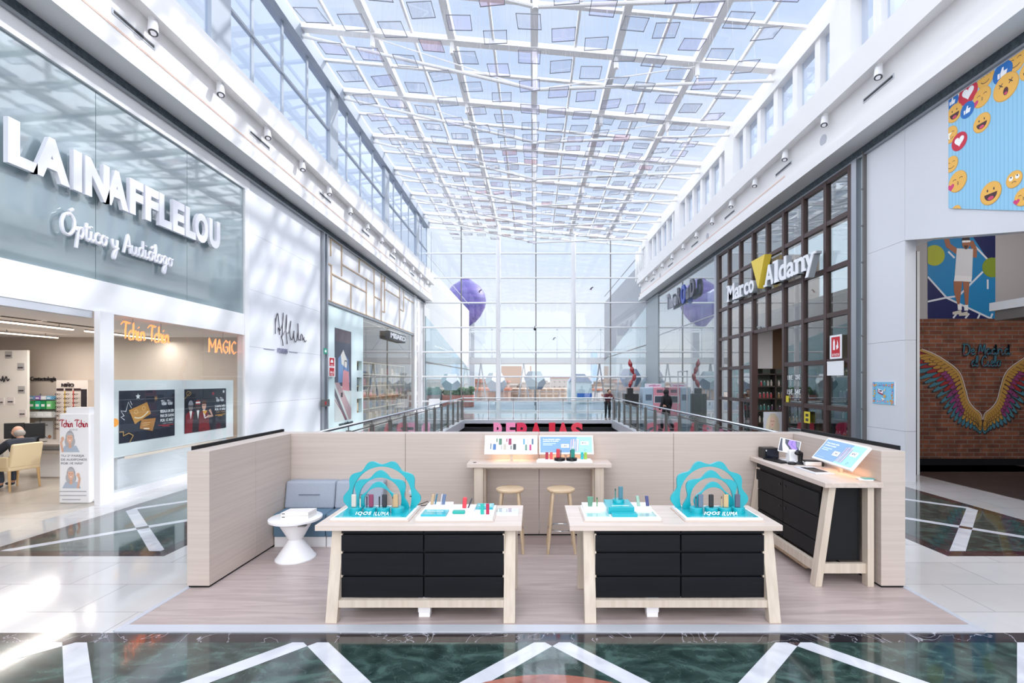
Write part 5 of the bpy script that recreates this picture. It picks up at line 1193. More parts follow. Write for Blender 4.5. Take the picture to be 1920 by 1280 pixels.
        MB().tube([H_+fw*.095+rt*.06+Vector((0, 0, .02)), H_+fw*.10+Vector((0, 0, .02)), H_+fw*.095-rt*.06+Vector((0, 0, .02))], .006, 6).tube([H_+fw*.095+rt*.065+Vector((0, 0, .02)), H_+rt*.09+Vector((0, 0, .02))], .004, 6).tube([H_+fw*.095-rt*.065+Vector((0, 0, .02)), H_-rt*.09+Vector((0, 0, .02))], .004, 6).build('glasses', M((110, 60, 50)), t)
    for sd in 'lr':
        a_ = j['an'+sd]; MB().sphere(a_+fw*.06-Vector((0, 0, .045)), .055, 14, 8, (1.0, 1.0, .7)).sphere(a_+fw*.15-Vector((0, 0, .055)), .048, 14, 8, (1.0, 1.0, .6)).build('shoe', M(shoes, .5), t)
    return t
# seated man, seen from his left, facing -x (towards the desk)
person((-9.95, 9.42, 0), PI-.28, {'pel': (0, 0, .56), 'chest': (0, .04, .84), 'neck': (0, .06, 1.0), 'head': (0, .13, 1.085), 'shl': (-.19, .05, .91), 'shr': (.19, .05, .91),
    'ell': (-.24, .30, .70), 'elr': (.24, .32, .72), 'wrl': (-.16, .52, .76), 'wrr': (.14, .56, .78), 'hpl': (-.1, .06, .55), 'hpr': (.1, .06, .55), 'knl': (-.13, .46, .54), 'knr': (.12, .48, .54), 'anl': (-.13, .36, .10), 'anr': (.12, .50, .10)},
    ((44, 50, 62), (60, 70, 90)), 'bald grey-haired person in dark blue jacket and glasses sitting at the sales desk', 'bald', (50, 60, 80))
# leaning at far rail, seen from behind/side
person((4.0, 25.85, 0), -PI/2+.3, {'pel': (0, -.1, .92), 'chest': (0, .02, 1.24), 'neck': (0, .08, 1.42), 'head': (0, .14, 1.52), 'shl': (-.18, .02, 1.34), 'shr': (.18, .02, 1.34),
    'ell': (-.24, .16, 1.16), 'elr': (.24, .16, 1.16), 'wrl': (-.12, .34, 1.25), 'wrr': (.12, .34, 1.25), 'hpl': (-.09, -.1, .90), 'hpr': (.09, -.1, .90), 'knl': (-.1, -.05, .49), 'knr': (.1, -.08, .49), 'anl': (-.1, -.1, .10), 'anr': (.1, -.12, .10)},
    ((92, 34, 44), (30, 30, 40)), 'dark-haired person in a maroon jacket leaning on the far railing', 'short')
person((5.55, 20.2, 0), PI/2+.5, {'pel': (0, 0, .95), 'chest': (0, .0, 1.30), 'neck': (0, .02, 1.48), 'head': (0, .05, 1.60), 'shl': (-.18, 0, 1.40), 'shr': (.18, 0, 1.40),
    'ell': (-.28, -.05, 1.14), 'elr': (.26, .0, 1.14), 'wrl': (-.34, .05, .90), 'wrr': (.28, .1, .90), 'hpl': (-.09, 0, .93), 'hpr': (.09, 0, .93), 'knl': (-.1, .16, .50), 'knr': (.1, -.06, .50), 'anl': (-.1, .14, .10), 'anr': (.1, -.32, .14)},
    ((20, 20, 25), (26, 26, 32)), 'long-haired person in a long black coat walking beside the right railing', 'long', long_=True)
# ================================================================== BAG SHOP (left, deeper)
def po3(p, w, h):
    p.rect(0, w, 0, h, (70, 76, 90)); p.poly([(0, 0), (w, 0), (w, h*.32), (0, h*.42)], (196, 204, 200)); p.poly([(0, h*.42), (w*.85, 0), (w, 0), (w, h*.12), (w*.25, h*.42)], (176, 150, 152)); p.poly([(0, h*.36), (0, h*.28), (w*.6, 0), (w*.75, 0)], (104, 98, 106))
    p.rect(w*.05, w*.95, h*.86, h, (92, 82, 90)); p.poly([(w*.2, h*.42), (w*.2, h*.68), (w*.5, h*.76), (w*.8, h*.68), (w*.9, h*.42)], (110, 140, 178)); p.poly([(w*.35, h*.72), (w*.5, h*.78), (w*.75, h*.66), (w*.7, h*.58), (w*.4, h*.62)], (210, 208, 200))
    p.poly([(w*.42, h*.34), (w*.88, h*.32), (w*.84, h*.54), (w*.50, h*.56)], (206, 140, 146)); p.line([(w*.52, h*.55), (w*.58, h*.66), (w*.72, h*.66), (w*.78, h*.54)], .04, (60, 50, 60)); p.rect(w*.36, w*.46, h*.26, h*.31, (50, 46, 52))
    p.line([(0, h*.24), (w*.7, 0)], .03, (160, 60, 76))
poster(18.1, 19.75, .55, 4.1, 'tall fashion poster with a pink handbag in the mint shop front', po3, -7.438)
g = fit(txt('www.misako.com', 1, .01, .0), 18.5, 19.9, .38, .50); MB().geo(g, (-7.425, 0, 0), (0, 1, 0), (0, 0, 1), (1, 0, 0)).build('window_lettering', M((70, 80, 86)), label='small grey web address lettering under the tall fashion poster', cat='sign')
t = thing('blade_sign', (-7.3, 25.0, 4.3), 'dark box sign with white capital letters on the bag shop glass', 'sign')
MB().box(-7.43, -7.2, 24.2, 27.2, 4.22, 4.62).build('box', M((40, 42, 48), .4), t)
g = fit(txt('MISAKO', 1, .02, .04), 24.35, 27.1, 4.28, 4.56); MB().geo(g, (-7.185, 0, 0), (0, 1, 0), (0, 0, 1), (1, 0, 0)).build('letters', PAPER, t)
SH = M((214, 196, 160), .5)
t = thing('bag_shelves', (-8.1, 25.5, 0), 'cream grid of open shelves full of handbags behind the bag shop glass', 'shelf')
m = MB()
for k in range(6): m.box(-8.3, -7.85, 21.3, 29.5, .2+.55*k, .24+.55*k)
for k in range(10): m.box(-8.3, -7.85, 21.3+.905*k, 21.35+.905*k, .2, 2.99)
m.build('shelf_grid', SH, t); MB().box(-8.35, -8.3, 21.3, 29.5, 0, 3.0).build('back_panel', M((176, 160, 134), .6), t)
BC = [((60, 62, 72), 'dark grey'), ((44, 56, 76), 'navy'), ((150, 70, 60), 'rust red'), ((206, 186, 160), 'beige'), ((96, 110, 120), 'slate blue'), ((190, 120, 120), 'pink')]
protos = []
for c_, n_ in BC:
    t = thing('handbag', (0, 0, 0), n_+' handbag in the cream grid shelves of the bag shop', 'handbag', 'handbags on the cream shelf grid')
    m = MB(); m.prism([(-.22, 0), (.22, 0), (.17, .28), (-.17, .28)], (-.08, 0, 0), (0, 1, 0), (0, 0, 1), (1, 0, 0), .16); m.build('bag_body', M(c_, .5), t, bevel=.02)
    MB().tube([(0, -.1, .26), (0, -.08, .40), (0, 0, .44), (0, .08, .40), (0, .1, .26)], .012, 6).build('handle', M(tuple(int(v_*.7) for v_ in c_), .5), t)
    protos.append((t, tree_of(t)))
r = random.Random(11); used = set()
for k in range(5):
    for i in range(9):
        q = r.randrange(6); pt, ptree = protos[q]; loc = (-8.05, 21.3+.905*i+.48, .245+.55*k)
        if q in used: dup(pt, loc, tree=ptree).scale = (1.2, 1.5, 1.15)
        else: pt.location = loc; used.add(q); pt.scale = (1.2, 1.5, 1.15)
for i, z in enumerate((.75, 1.65, 2.55)):
    t = thing('window_bag', (-7.8, 20.78, z), ['brown bag in the lowest square window of the mint front', 'tan bag in the middle square window of the mint front', 'beige bag in the top square window of the mint front'][i], 'handbag')
    MB().box(-7.95, -7.65, 20.5, 21.0, z, z+.02).build('stand', PAPER, t); m = MB(); m.prism([(-.16, 0), (.16, 0), (.12, .22), (-.12, .22)], (-7.85, 20.75, z+.02), (0, 1, 0), (0, 0, 1), (1, 0, 0), .12); m.build('bag_body', M([(96, 76, 60), (150, 120, 84), (196, 176, 140)][i], .5), t, bevel=.02)
# fire signs
def firesign(O, U, w, h, lab, two=True, text=None):
    O = Vector(O); U = Vector(U); V = Vector((0, 0, 1)); N = U.cross(V); t = thing('fire_sign', O, lab, 'sign')
    pl_ = MB().obox(O, U*w, V*h, N*.01).build('plate', PAPER, t); p = PR(O+N*.01, U, V, .0008); k = 2 if two else 1; hh = h/k
    for i in range(k):
        a = hh*i+hh*.08; b = hh*(i+1)-hh*.08; p.rect(w*.14, w*.86, a, b, (196, 22, 38)); c_ = (250, 248, 248)
        if i == 1: p.poly(ell(w/2, a+(b-a)*.42, w*.2, w*.2, 14, 0, PI), c_)
        elif two: p.disc(w*.38, a+(b-a)*.45, w*.09, c_).poly([(w*.55, a+(b-a)*.3), (w*.75, a+(b-a)*.3), (w*.68, a+(b-a)*.7)], c_)
        else:
            p.rect(w*.28, w*.44, a+(b-a)*.35, a+(b-a)*.8, c_).rect(w*.32, w*.40, a+(b-a)*.8, a+(b-a)*.88, c_)
            p.poly([(w*.58, a+(b-a)*.35), (w*.74, a+(b-a)*.45), (w*.70, a+(b-a)*.7), (w*.64, a+(b-a)*.85), (w*.62, a+(b-a)*.62), (w*.54, a+(b-a)*.55)], c_)
        if two: p.rect(w*.28, w*.72, a+(b-a)*.1, a+(b-a)*.17, c_)
    if text: p.text(text, w*.2, h*.12, h*.10, (250, 248, 248), off=.02, w=w*.6)
    p.build('print', pl_)
firesign((-7.36, 17.35, 2.25), (0, 1, 0), .60, .72, 'red and white double fire alarm sign on the steel post of the mint shop')
firesign((7.64, 12.45, 2.66), (0, -1, 0), .48, .60, 'red fire extinguisher sign EXTINTOR on the brown window grid', False, 'EXTINTOR')
MB().box(7.62, 7.64, 11.9, 12.55, 2.24, 2.60).box(7.615, 7.62, 11.9, 12.55, 2.57, 2.60).build('notice_board', PAPER, label='blank white notice panel under the extinguisher sign', cat='sign')
MB().mat(M((30, 150, 120), .5)).box(-7.33, -7.31, 16.9, 17.15, 3.05, 3.25).mat(PAPER).box(-7.31, -7.308, 16.96, 17.08, 3.11, 3.19).build('exit_sign', None, label='small green exit sign on the steel post beside the signature wall', cat='sign')
t = thing('call_point', (-7.3, 17.0, 1.2), 'dark box with red mark low on the steel post beside the mint shop', 'alarm box')
MB().box(-7.36, -7.26, 16.8, 17.25, 1.2, 1.45).build('box', STEELD, t); MB().box(-7.26, -7.255, 16.85, 16.97, 1.27, 1.38).build('mark', M((190, 30, 40)), t)
# ================================================================== RIGHT SHOP SIGNS
RU = (0, -1, 0)
t = thing('shop_sign', (7.4, 15.5, 5.0), 'large white block letter hairdresser sign with inverted yellow triangle', 'sign')
def serif(g, u0, u1, v0, v1): return fit(g, u0, u1, v0, v1)
LB = M((228, 230, 236), .4)
L2 = [('M', 1.45, 2.05, .0, .62), ('a', 2.10, 2.5, -.01, .42), ('r', 2.52, 2.86, 0, .43), ('c', 2.88, 3.24, -.01, .42), ('o', 3.25, 3.64, -.01, .42),
      ('A', 4.40, 4.98, 0, .66), ('l', 5.04, 5.24, 0, .68), ('d', 5.30, 5.72, -.01, .68), ('a', 5.76, 6.16, -.01, .43), ('n', 6.22, 6.68, 0, .43), ('y', 6.70, 7.15, -.2, .42)]
# u measured from Y=19.9 toward the camera
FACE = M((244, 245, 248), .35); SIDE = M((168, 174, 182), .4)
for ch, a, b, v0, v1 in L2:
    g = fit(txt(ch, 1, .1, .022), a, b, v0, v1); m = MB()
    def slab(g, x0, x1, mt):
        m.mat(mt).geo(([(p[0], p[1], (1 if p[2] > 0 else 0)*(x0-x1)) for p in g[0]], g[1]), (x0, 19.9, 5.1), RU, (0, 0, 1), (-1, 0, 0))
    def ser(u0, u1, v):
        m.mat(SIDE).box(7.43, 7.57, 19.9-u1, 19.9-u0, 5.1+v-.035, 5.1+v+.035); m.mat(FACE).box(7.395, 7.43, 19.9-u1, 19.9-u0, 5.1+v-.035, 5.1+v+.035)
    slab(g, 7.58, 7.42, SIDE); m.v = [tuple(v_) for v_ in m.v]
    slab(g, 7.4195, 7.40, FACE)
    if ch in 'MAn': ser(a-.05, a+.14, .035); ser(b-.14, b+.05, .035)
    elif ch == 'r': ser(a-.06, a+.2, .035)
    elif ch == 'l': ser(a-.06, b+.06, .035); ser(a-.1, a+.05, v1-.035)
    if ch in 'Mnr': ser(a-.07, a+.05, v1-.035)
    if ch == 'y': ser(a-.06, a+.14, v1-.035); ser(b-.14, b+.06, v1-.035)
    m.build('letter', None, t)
m = MB(); m.prism([(3.55, .98), (4.52, .98), (4.05, -.02)], (7.58, 19.9, 5.15), RU, (0, 0, 1), (-1, 0, 0), .22); m.build('triangle', M((236, 206, 70), .4), t)
t = thing('shop_sign', (7.6, 25.5, 4.9), 'dark raised shop lettering with a blue ring letter on the far right glass', 'sign')
f_ = lambda g: ([(p[0], p[1], (.04 if p[2] > 0 else -.04)) for p in g[0]], g[1])
o = (7.55, 27.3, 6.1)
for ch, a_, b_, c_, d_, mt in (('T', 0, .42, 0, .85, 0), ('i', .5, .62, 0, .75, 0), ('m', .7, 1.3, 0, .5, 0), ('e', 1.36, 1.85, -.01, .5, 0), ('R', 2.0, 2.55, 0, .85, 1), ('O', 2.6, 3.35, -.12, .85, 2), ('a', 3.42, 3.95, -.01, .55, 1), ('D', 4.05, 4.7, 0, .85, 1)):
    MB().geo(f_(fit(txt(ch, 1, .1, .045), a_, b_, c_, d_)), o, RU, (0, 0, 1), (-1, 0, 0)).build('letter', (M((150, 154, 164)), M((96, 98, 110)), M((70, 90, 170)))[mt], t)
# emoji banner
BX = 7.70; bo = Vector((BX, 8.97, 0))
t = thing('emoji_banner', (BX, 7.5, 5.3), 'large light blue striped banner with smiley faces and hearts, upper right', 'banner')
MB().prism([(6.3, 4.275), (8.97, 5.30), (8.97, 7.3), (6.3, 7.3)], (BX, 0, 0), (0, 1, 0), (0, 0, 1), (1, 0, 0), .018).build('board', M((150, 200, 230), .5), t)
p = PR((BX, 8.97, 0), RU, (0, 0, 1), .0003, clip=(0, 2.67, 4.2, 7.3)); p.hp = (.384, 1, -5.3); p.eps = .00006; p.rect(0, 2.67, 4.2, 7.42, (150, 203, 232))
for i in range(38): p.k = 1; p.rect(.07*i, .07*i+.018, 4.2, 7.42, (134, 190, 222))
Y1, Y2, DK = (240, 184, 84), (224, 164, 66), (60, 44, 50)
def uv(px, py): q = onx(px, py, BX); return 8.97-q.y, q.z
def face(px, py, rp, kind):
    u, v_ = uv(px, py); k = rp*(8.97-u)/F*.93
    if kind == 'heartd': p.disc(u, v_, k, (206, 40, 66)); p.heart(u, v_+k*.05, k*.62, (250, 250, 252)); return
    if kind == 'thumb':
        p.disc(u, v_, k, (24, 110, 190)); p.rect(u-.5*k, u-.28*k, v_-.4*k, v_+.1*k, (250, 250, 252)); p.poly([(u-.22*k, v_-.4*k), (u+.35*k, v_-.4*k), (u+.48*k, v_+.1*k), (u+.1*k, v_+.12*k), (u+.12*k, v_+.5*k), (u-.05*k, v_+.5*k), (u-.22*k, v_+.05*k)], (250, 250, 252)); return
    p.disc(u, v_, k, Y2).disc(u-.02*k, v_+.03*k, k*.94, Y1)
    if kind == 'laugh':
        p.disc(u-.3*k, v_+.3*k, .07*k, DK, .12*k).disc(u+.3*k, v_+.3*k, .07*k, DK, .12*k); p.poly(ell(u, v_-.02*k, .6*k, .62*k, 16, PI, 2*PI), (70, 36, 44)); p.disc(u, v_-.42*k, .28*k, (214, 70, 110), .16*k)
    elif kind == 'kiss':
        for s_ in (-1, 1): p.line([(u+s_*.35*k+.2*k*math.cos(a), v_+.15*k+.14*k*math.sin(a)) for a in (2.8, 2.1, 1.57, 1.0, .35)], .055*k, DK)
        p.line([(u-.05*k, v_), (u+.1*k, v_-.1*k), (u-.02*k, v_-.18*k), (u+.1*k, v_-.28*k), (u-.05*k, v_-.36*k)], .05*k, DK); p.heart(u-.75*k, v_-.3*k, .38*k, (214, 60, 120))
    elif kind == 'wow':
        for s_ in (-1, 1): p.line([(u+s_*.38*k-.14*k, v_+.14*k), (u+s_*.38*k+.14*k, v_+.42*k)], .07*k, DK).line([(u+s_*.38*k-.14*k, v_+.42*k), (u+s_*.38*k+.14*k, v_+.14*k)], .07*k, DK)
        p.disc(u, v_-.3*k, .2*k, (80, 30, 44), .3*k).disc(u, v_-.45*k, .12*k, (214, 70, 110), .1*k)
    elif kind == 'roll':
        for s_ in (-1, 1): p.disc(u+s_*.38*k, v_+.2*k, .26*k, (250, 250, 250)).disc(u+s_*.38*k, v_+.34*k, .1*k, DK)
        p.line([(u-.3*k, v_-.35*k), (u, v_-.25*k), (u+.25*k, v_-.4*k)], .07*k, DK)
    else:
        for s_ in (-1, 1): p.line([(u+s_*.35*k+.2*k*math.cos(a), v_+.15*k+.14*k*math.sin(a)) for a in (2.8, 2.1, 1.57, 1.0, .35)], .055*k, DK)
        p.line([(u+.55*k*math.cos(a), v_-.1*k+.4*k*math.sin(a)) for a in (3.5, 4.0, 4.5, 5.0, 5.6)], .07*k, DK)
        if kind == 'star': p.star(u-.4*k, v_-.0*k, .7*k, (250, 246, 226))
for a in ((1800, 172, 22, 'star'), (1786, 190, 14, 'thumb'), (1848, 146, 19, 'smile'), (1904, 115, 22, 'smile'), (1930, 130, 20, 'laugh'), (1815, 175, 22, 'heartd'), (1841, 182, 20, 'kiss'), (1880, 136, 21, 'thumb'), (1886, 163, 27, 'wow'), (1790, 212, 18, 'laugh'), (1814, 206, 16, 'thumb'),
          (1841, 230, 19, 'laugh'), (1782, 253, 17, 'star'), (1799, 265, 18, 'heartd'), (1784, 308, 16, 'smile'), (1796, 340, 21, 'kiss'), (1858, 362, 23, 'laugh'), (1902, 336, 17, 'roll'), (1919, 369, 18, 'kiss'), (1793, 396, 12, 'laugh'), (1960, 180, 20, 'laugh'), (1955, 300, 20, 'kiss')): face(*a)
p.build('print', t)
# small square poster
t = thing('square_poster', (7.7, 10.8, 1.8), 'small square blue poster with icons on the white wall, right of the brown window grid', 'poster')
q0 = onx(1637, 756, 7.715); q1 = onx(1678, 756, 7.715); w_ = q0.y-q1.y; h_ = 41*10.8/F
MB().box(7.705, 7.72, q1.y, q0.y, q0.z, q0.z+h_).build('sheet', PAPER, t)
p = PR((7.705, q0.y, q0.z), RU, (0, 0, 1), .0008, clip=(0, w_, 0, h_)); p.rect(0, w_, 0, h_, (126, 192, 224)); r = random.Random(4)
for i in range(34):
    s_ = i/34*4; e_ = .05+r.random()*.03; k = s_ % 1; x, y = ((k*w_, e_), (w_-e_, k*h_), (w_-k*w_, h_-e_), (e_, h_-k*h_))[int(s_)]
    c_ = r.choice([(206, 40, 66), (226, 168, 76), (226, 150, 76), (40, 110, 190), (180, 50, 130)]); p.disc(x, y, .024, c_, n=12)
    if c_[0] != 226: p.heart(x, y, .013, (250, 250, 252))
p.poly([(w_*.25, h_*.68), (w_*.52, h_*.58), (w_*.50, h_*.40), (w_*.28, h_*.50)], (170, 24, 60)).poly([(w_*.29, h_*.70), (w_*.52, h_*.60), (w_*.50, h_*.46), (w_*.30, h_*.55)], (246, 240, 244)).rect(w_*.34, w_*.46, h_*.56, h_*.62, (60, 40, 60))
p.disc(w_*.58, h_*.36, .035, (224, 168, 76)).poly([(w_*.42, h_*.30), (w_*.60, h_*.22), (w_*.5, h_*.18)], (236, 240, 230)).poly([(w_*.52, h_*.6), (w_*.62, h_*.74), (w_*.60, h_*.56)], (226, 216, 190)); p.build('print', t)
# wings mural on the brick wall
def brk(px, py): q = at(px, py, 12.1); return q.x, q.z
WP = PR((0, 12.098, 0), (1, 0, 0), (0, 0, 1), .00007, .7, clip=(8.7, 15.9, .3, 3.6))
t = thing('wings_mural', (11.6, 12.09, 1.0), 'painted colourful pair of wings with De Madrid al Cielo lettering on the brick wall', 'mural')
spine = smooth([(1724, 656), (1745, 664), (1763, 674), (1786, 690), (1798, 705), (1806, 730), (1812, 752), (1822, 766), (1834, 776), (1838, 788)], 5)
def feather(px, py, ang, ln, wd, col, mir):
    P_ = []
    for i in range(9):
        s_ = i/8; P_.append((px+math.cos(ang)*ln*s_, py-math.sin(ang)*ln*s_, wd*math.sin(PI*min(1, s_*.85+.1))**.6))
    a_, b_ = math.sin(ang), math.cos(ang)
    L_ = [(x+a_*w_/2, y+b_*w_/2) for x, y, w_ in P_]; R_ = [(x-a_*w_/2, y-b_*w_/2) for x, y, w_ in P_][::-1]
    pl_ = [(3682-x if mir else x, y) for x, y in L_+R_]; q = [brk(*v_) for v_ in pl_]
    WP.k -= 0; cx_ = sum(a for a, b in q)/len(q); cy_ = sum(b for a, b in q)/len(q)
    WP.poly(q, (38, 34, 36)); WP.poly([(cx_+(a-cx_)*.86, cy_+(b-cy_)*.86) for a, b in q], col)
TE, RD, YL, MG = (62, 112, 128), (138, 38, 38), (168, 126, 56), (128, 52, 104)
for mir in (0, 1):
    for lay, (ln0, ln1, wd, f0, f1) in enumerate(((96, 26, 10, 0, 1), (66, 20, 9, 0, 1), (40, 15, 8, .15, 1), (20, 12, 7, .2, 1))):
        n_ = (26, 24, 26, 26)[lay]
        for i in range(n_):
            s_ = f0+(f1-f0)*i/(n_-1); k = s_*(len(spine)-1); j_ = int(min(k, len(spine)-2)); x, y = (spine[j_][m_]+(spine[j_+1][m_]-spine[j_][m_])*(k-j_) for m_ in (0, 1))
            ang = PI-.25+s_*1.75 if lay else PI-.22+s_*1.75
            ln = ln0+(ln1-ln0)*s_**.8
            if lay == 0: col = TE
            elif lay == 1: col = RD if s_ < .5 else (MG if s_ < .72 else YL)
            elif lay == 2: col = YL if s_ < .35 or s_ > .7 else MG
            else: col = YL
            feather(x, y, ang, ln, wd, col, mir)
    WP.line([brk(3682-x if mir else x, y) for x, y in spine], .05, (176, 138, 76)); WP.line([brk((3682-x-3) if mir else x+3, y-2) for x, y in spine], .02, (200, 190, 186))
for s_, u0, u1, v_, hh in (('De Madrid', 1803, 1892, 664, 15), ('al Cielo', 1819, 1875, 686, 15)):
    st, xx = cursive(s_); a, b = brk(u0, v_), brk(u1, v_); k_ = (b[0]-a[0])/xx; kz = .13
    for wd, c_ in ((.055, (30, 34, 44)), (.024, (56, 108, 126))):
        for q in st: kk = WP.k; WP.line([(a[0]+x*k_, a[1]+y*kz) for x, y in q], wd, c_)
    for q in st:
        low = [(a[0]+x*k_, a[1]+y*kz) for x, y in q if y < .45]
        if len(low) > 1: WP.line(low[:3], .018, (136, 48, 60))
WP.build('painting', t)
# tennis poster
t = thing('tennis_poster', (10.7, 12.1, 3.68), 'tall blue poster of a tennis player with two balls above the brick wall', 'poster')
def tp(px, py): q = at(px, py, 12.1); return q.x, q.z
p = PR((0, 12.11, 0), (1, 0, 0), (0, 0, 1), .0009, .6, clip=(tp(1740, 0)[0], tp(1867, 0)[0], tp(0, 597)[1], tp(0, 430)[1]))
def zt_(x, y): return tp(1720+x/7.53, 440+y/7.53)
p.poly([tp(1740, 597), tp(1867, 597), tp(1867, 430), tp(1740, 430)], (22, 120, 176))
p.poly([zt_(*v_) for v_ in ((720, -80), (1000, 350), (1110, 340), (1110, -80))], (16, 24, 82)); p.poly([zt_(*v_) for v_ in ((150, 600), (410, 880), (150, 945))], (16, 24, 82)); p.poly([zt_(*v_) for v_ in ((150, 940), (420, 890), (1060, 1190), (150, 1190))], (14, 22, 84))
for l_ in (((150, 590), (420, 890), (1060, 1190)), ((150, 942), (420, 885), (540, 870)), ((600, 850), (930, 520)), ((740, 80), (1000, 350)), ((640, -40), (700, 40), (780, 0)), ((440, 235), (530, 325)), ((998, 630), (998, 765)), ((560, 1110), (510, 1175)), ((735, 1110), (680, 1180)), ((890, 1110), (855, 1185)), ((1065, 1110), (1040, 1170)), ((1080, 350), (1110, 330))):
    p.line([zt_(*v_) for v_ in l_], .045, (206, 210, 220))
p.disc(*zt_(245, 290), .26, (160, 168, 40)).disc(*zt_(1060, 460), .25, (120, 140, 40))
SK = (150, 96, 72)
p.line([zt_(*v_) for v_ in ((410, 40), (440, 150), (570, 240))], .13, SK).line([zt_(*v_) for v_ in ((810, 320), (810, 200), (760, 90))], .12, SK)
p.poly([zt_(*v_) for v_ in ((515, 640), (640, 640), (600, 980), (570, 980), (520, 800))], SK).poly([zt_(*v_) for v_ in ((645, 640), (740, 640), (720, 1000), (680, 1000))], SK)
p.poly([zt_(*v_) for v_ in ((560, 190), (790, 200), (775, 590), (530, 580))], (206, 208, 214)).poly([zt_(*v_) for v_ in ((530, 570), (775, 590), (765, 665), (640, 655), (520, 655))], (222, 222, 226))
p.disc(*zt_(690, 120), .10, SK, .14); p.poly([zt_(*v_) for v_ in ((625, 90), (640, 40), (730, 30), (760, 90))], (50, 36, 34)).line([zt_(*v_) for v_ in ((635, 95), (750, 90))], .05, (236, 236, 240)).poly([zt_(*v_) for v_ in ((660, 150), (720, 150), (700, 205), (670, 200))], (70, 48, 42))
for a in ((600, 1000, 560, 1110), (690, 1010, 650, 1130)):
    p.poly([zt_(a[0]-30, a[1]-20), zt_(a[0]+30, a[1]-20), zt_(a[0]+30, a[1]+60), zt_(a[0]-25, a[1]+60)], (226, 226, 230)); p.poly([zt_(a[2]-60, a[3]-20), zt_(a[2]+60, a[3]-50), zt_(a[2]+70, a[3]+10), zt_(a[2]-60, a[3]+15)], (196, 190, 180))
p.build('print', t); MB().box(tp(1740, 0)[0], tp(1867, 0)[0], 12.11, 12.12, tp(0, 597)[1], tp(0, 430)[1]).build('sheet', PAPER, t)
# hair salon contents
SD = M((70, 62, 60), .5)
def sal(Y0, Y1, lab, X=9.0):
    t = thing('product_shelf', (X+.2, (Y0+Y1)/2, 0), lab, 'shelf')
    for z in (.35, .95, 1.55, 2.15): MB().box(X, X+.45, Y0, Y1, z, z+.05).build('shelf', SD, t)
    MB().box(X+.45, X+.5, Y0, Y1, 0, 2.5).build('back_panel', M((84, 96, 92), .5), t)
    for y in (Y0, Y1-.05): MB().box(X, X+.45, y, y+.05, 0, 2.5).build('side_panel', SD, t)
sal(12.5, 14.6, 'dark shelves of hair products behind the nearest brown panes', 8.9); 
t = thing('product_shelf', (9.8, 20.1, 0), 'dark shelves of hair products seen through the open salon doorway', 'shelf')
for z in (.35, .85, 1.35, 1.85, 2.35): MB().box(8.2, 11.6, 19.8, 20.2, z, z+.05).build('shelf', SD, t)
MB().box(8.2, 11.6, 20.2, 20.25, 0, 2.6).build('back_panel', M((84, 96, 92), .5), t)
for x in (8.2, 9.9, 11.55): MB().box(x, x+.05, 19.8, 20.2, 0, 2.6).build('side_panel', SD, t)
bp = []
for c_, n_ in (((214, 206, 200), 'white'), ((180, 150, 110), 'amber'), ((120, 90, 120), 'violet'), ((200, 90, 100), 'rose'), ((60, 66, 70), 'black'), ((90, 150, 150), 'teal')):
    t = MB().mat(M(c_, .3)).lathe((0, 0, 0), [(.038, 0), (.04, .02), (.04, .14), (.015, .16), (.001, .161)], 10).mat(M((230, 230, 230), .3)).cyl((0, 0, .158), (0, 0, .20), .018, n=8).build('hair_bottle', None, label=n_+' hair product bottle on the dark salon shelves', cat='bottle', group='hair product bottles'); bp.append(t)
us = set(); r = random.Random(8)
for X, Y0, Y1 in ((8.9, 12.5, 14.6), (0, 8.3, 11.5)):
    for z in ((.4, 1.0, 1.6, 2.2) if X else (.4, .9, 1.4, 1.9)):
        y = Y0+.12; q = r.randrange(6)
        while y < Y1-.12:
            if r.random() < .3: q = r.randrange(6)
            o = bp[q] if q not in us else bp[q].copy()
            if q in us: link(o)
            us.add(q); o.location = (X+.15+r.random()*.05, y, z+.0) if X else (y, 19.95, z); o.scale = (1, 1, .9+r.random()*.5); y += .13+r.random()*.05
t = thing('portrait_poster', (8.2, 15.1, .3), 'poster of a blonde person standing in the salon doorway', 'poster')
q0, q1 = at(1432, 812, 15.6), at(1467, 772, 15.6); w_, h_ = q1.x-q0.x, q1.z-q0.z
MB().box(q0.x, q1.x, 15.6, 15.62, q0.z-.4, q1.z).build('board', PAPER, t)
p = PR((q0.x, 15.6, q0.z), (1, 0, 0), (0, 0, 1), .001, clip=(0, w_, -.4, h_)); p.rect(0, w_, -.4, h_, (206, 208, 216)); p.poly([(w_*x, h_*y) for x, y in ((.15, -.1), (.12, .3), (.2, .7), (.38, .93), (.6, .93), (.78, .7), (.85, .3), (.8, -.1))], (206, 190, 166))
p.disc(w_*.46, h_*.52, w_*.16, (222, 186, 166), h_*.25); p.disc(w_*.41, h_*.57, .022, (90, 70, 64), .010).disc(w_*.52, h_*.57, .022, (90, 70, 64), .010).disc(w_*.465, h_*.40, .03, (176, 96, 92), .012).line([(w_*.47, h_*.56), (w_*.48, h_*.47)], .008, (196, 156, 138)); p.poly([(w_*x, h_*y) for x, y in ((.36, .85), (.30, .4), (.2, .0), (.1, .3), (.2, .7))], (226, 212, 186)).poly([(w_*.3, -.4), (w_*.3, h_*.1), (w_*.45, h_*.2), (w_*.6, h_*.05), (w_*.9, -.0), (w_, -.4)], (40, 32, 34)); p.build('print', t)
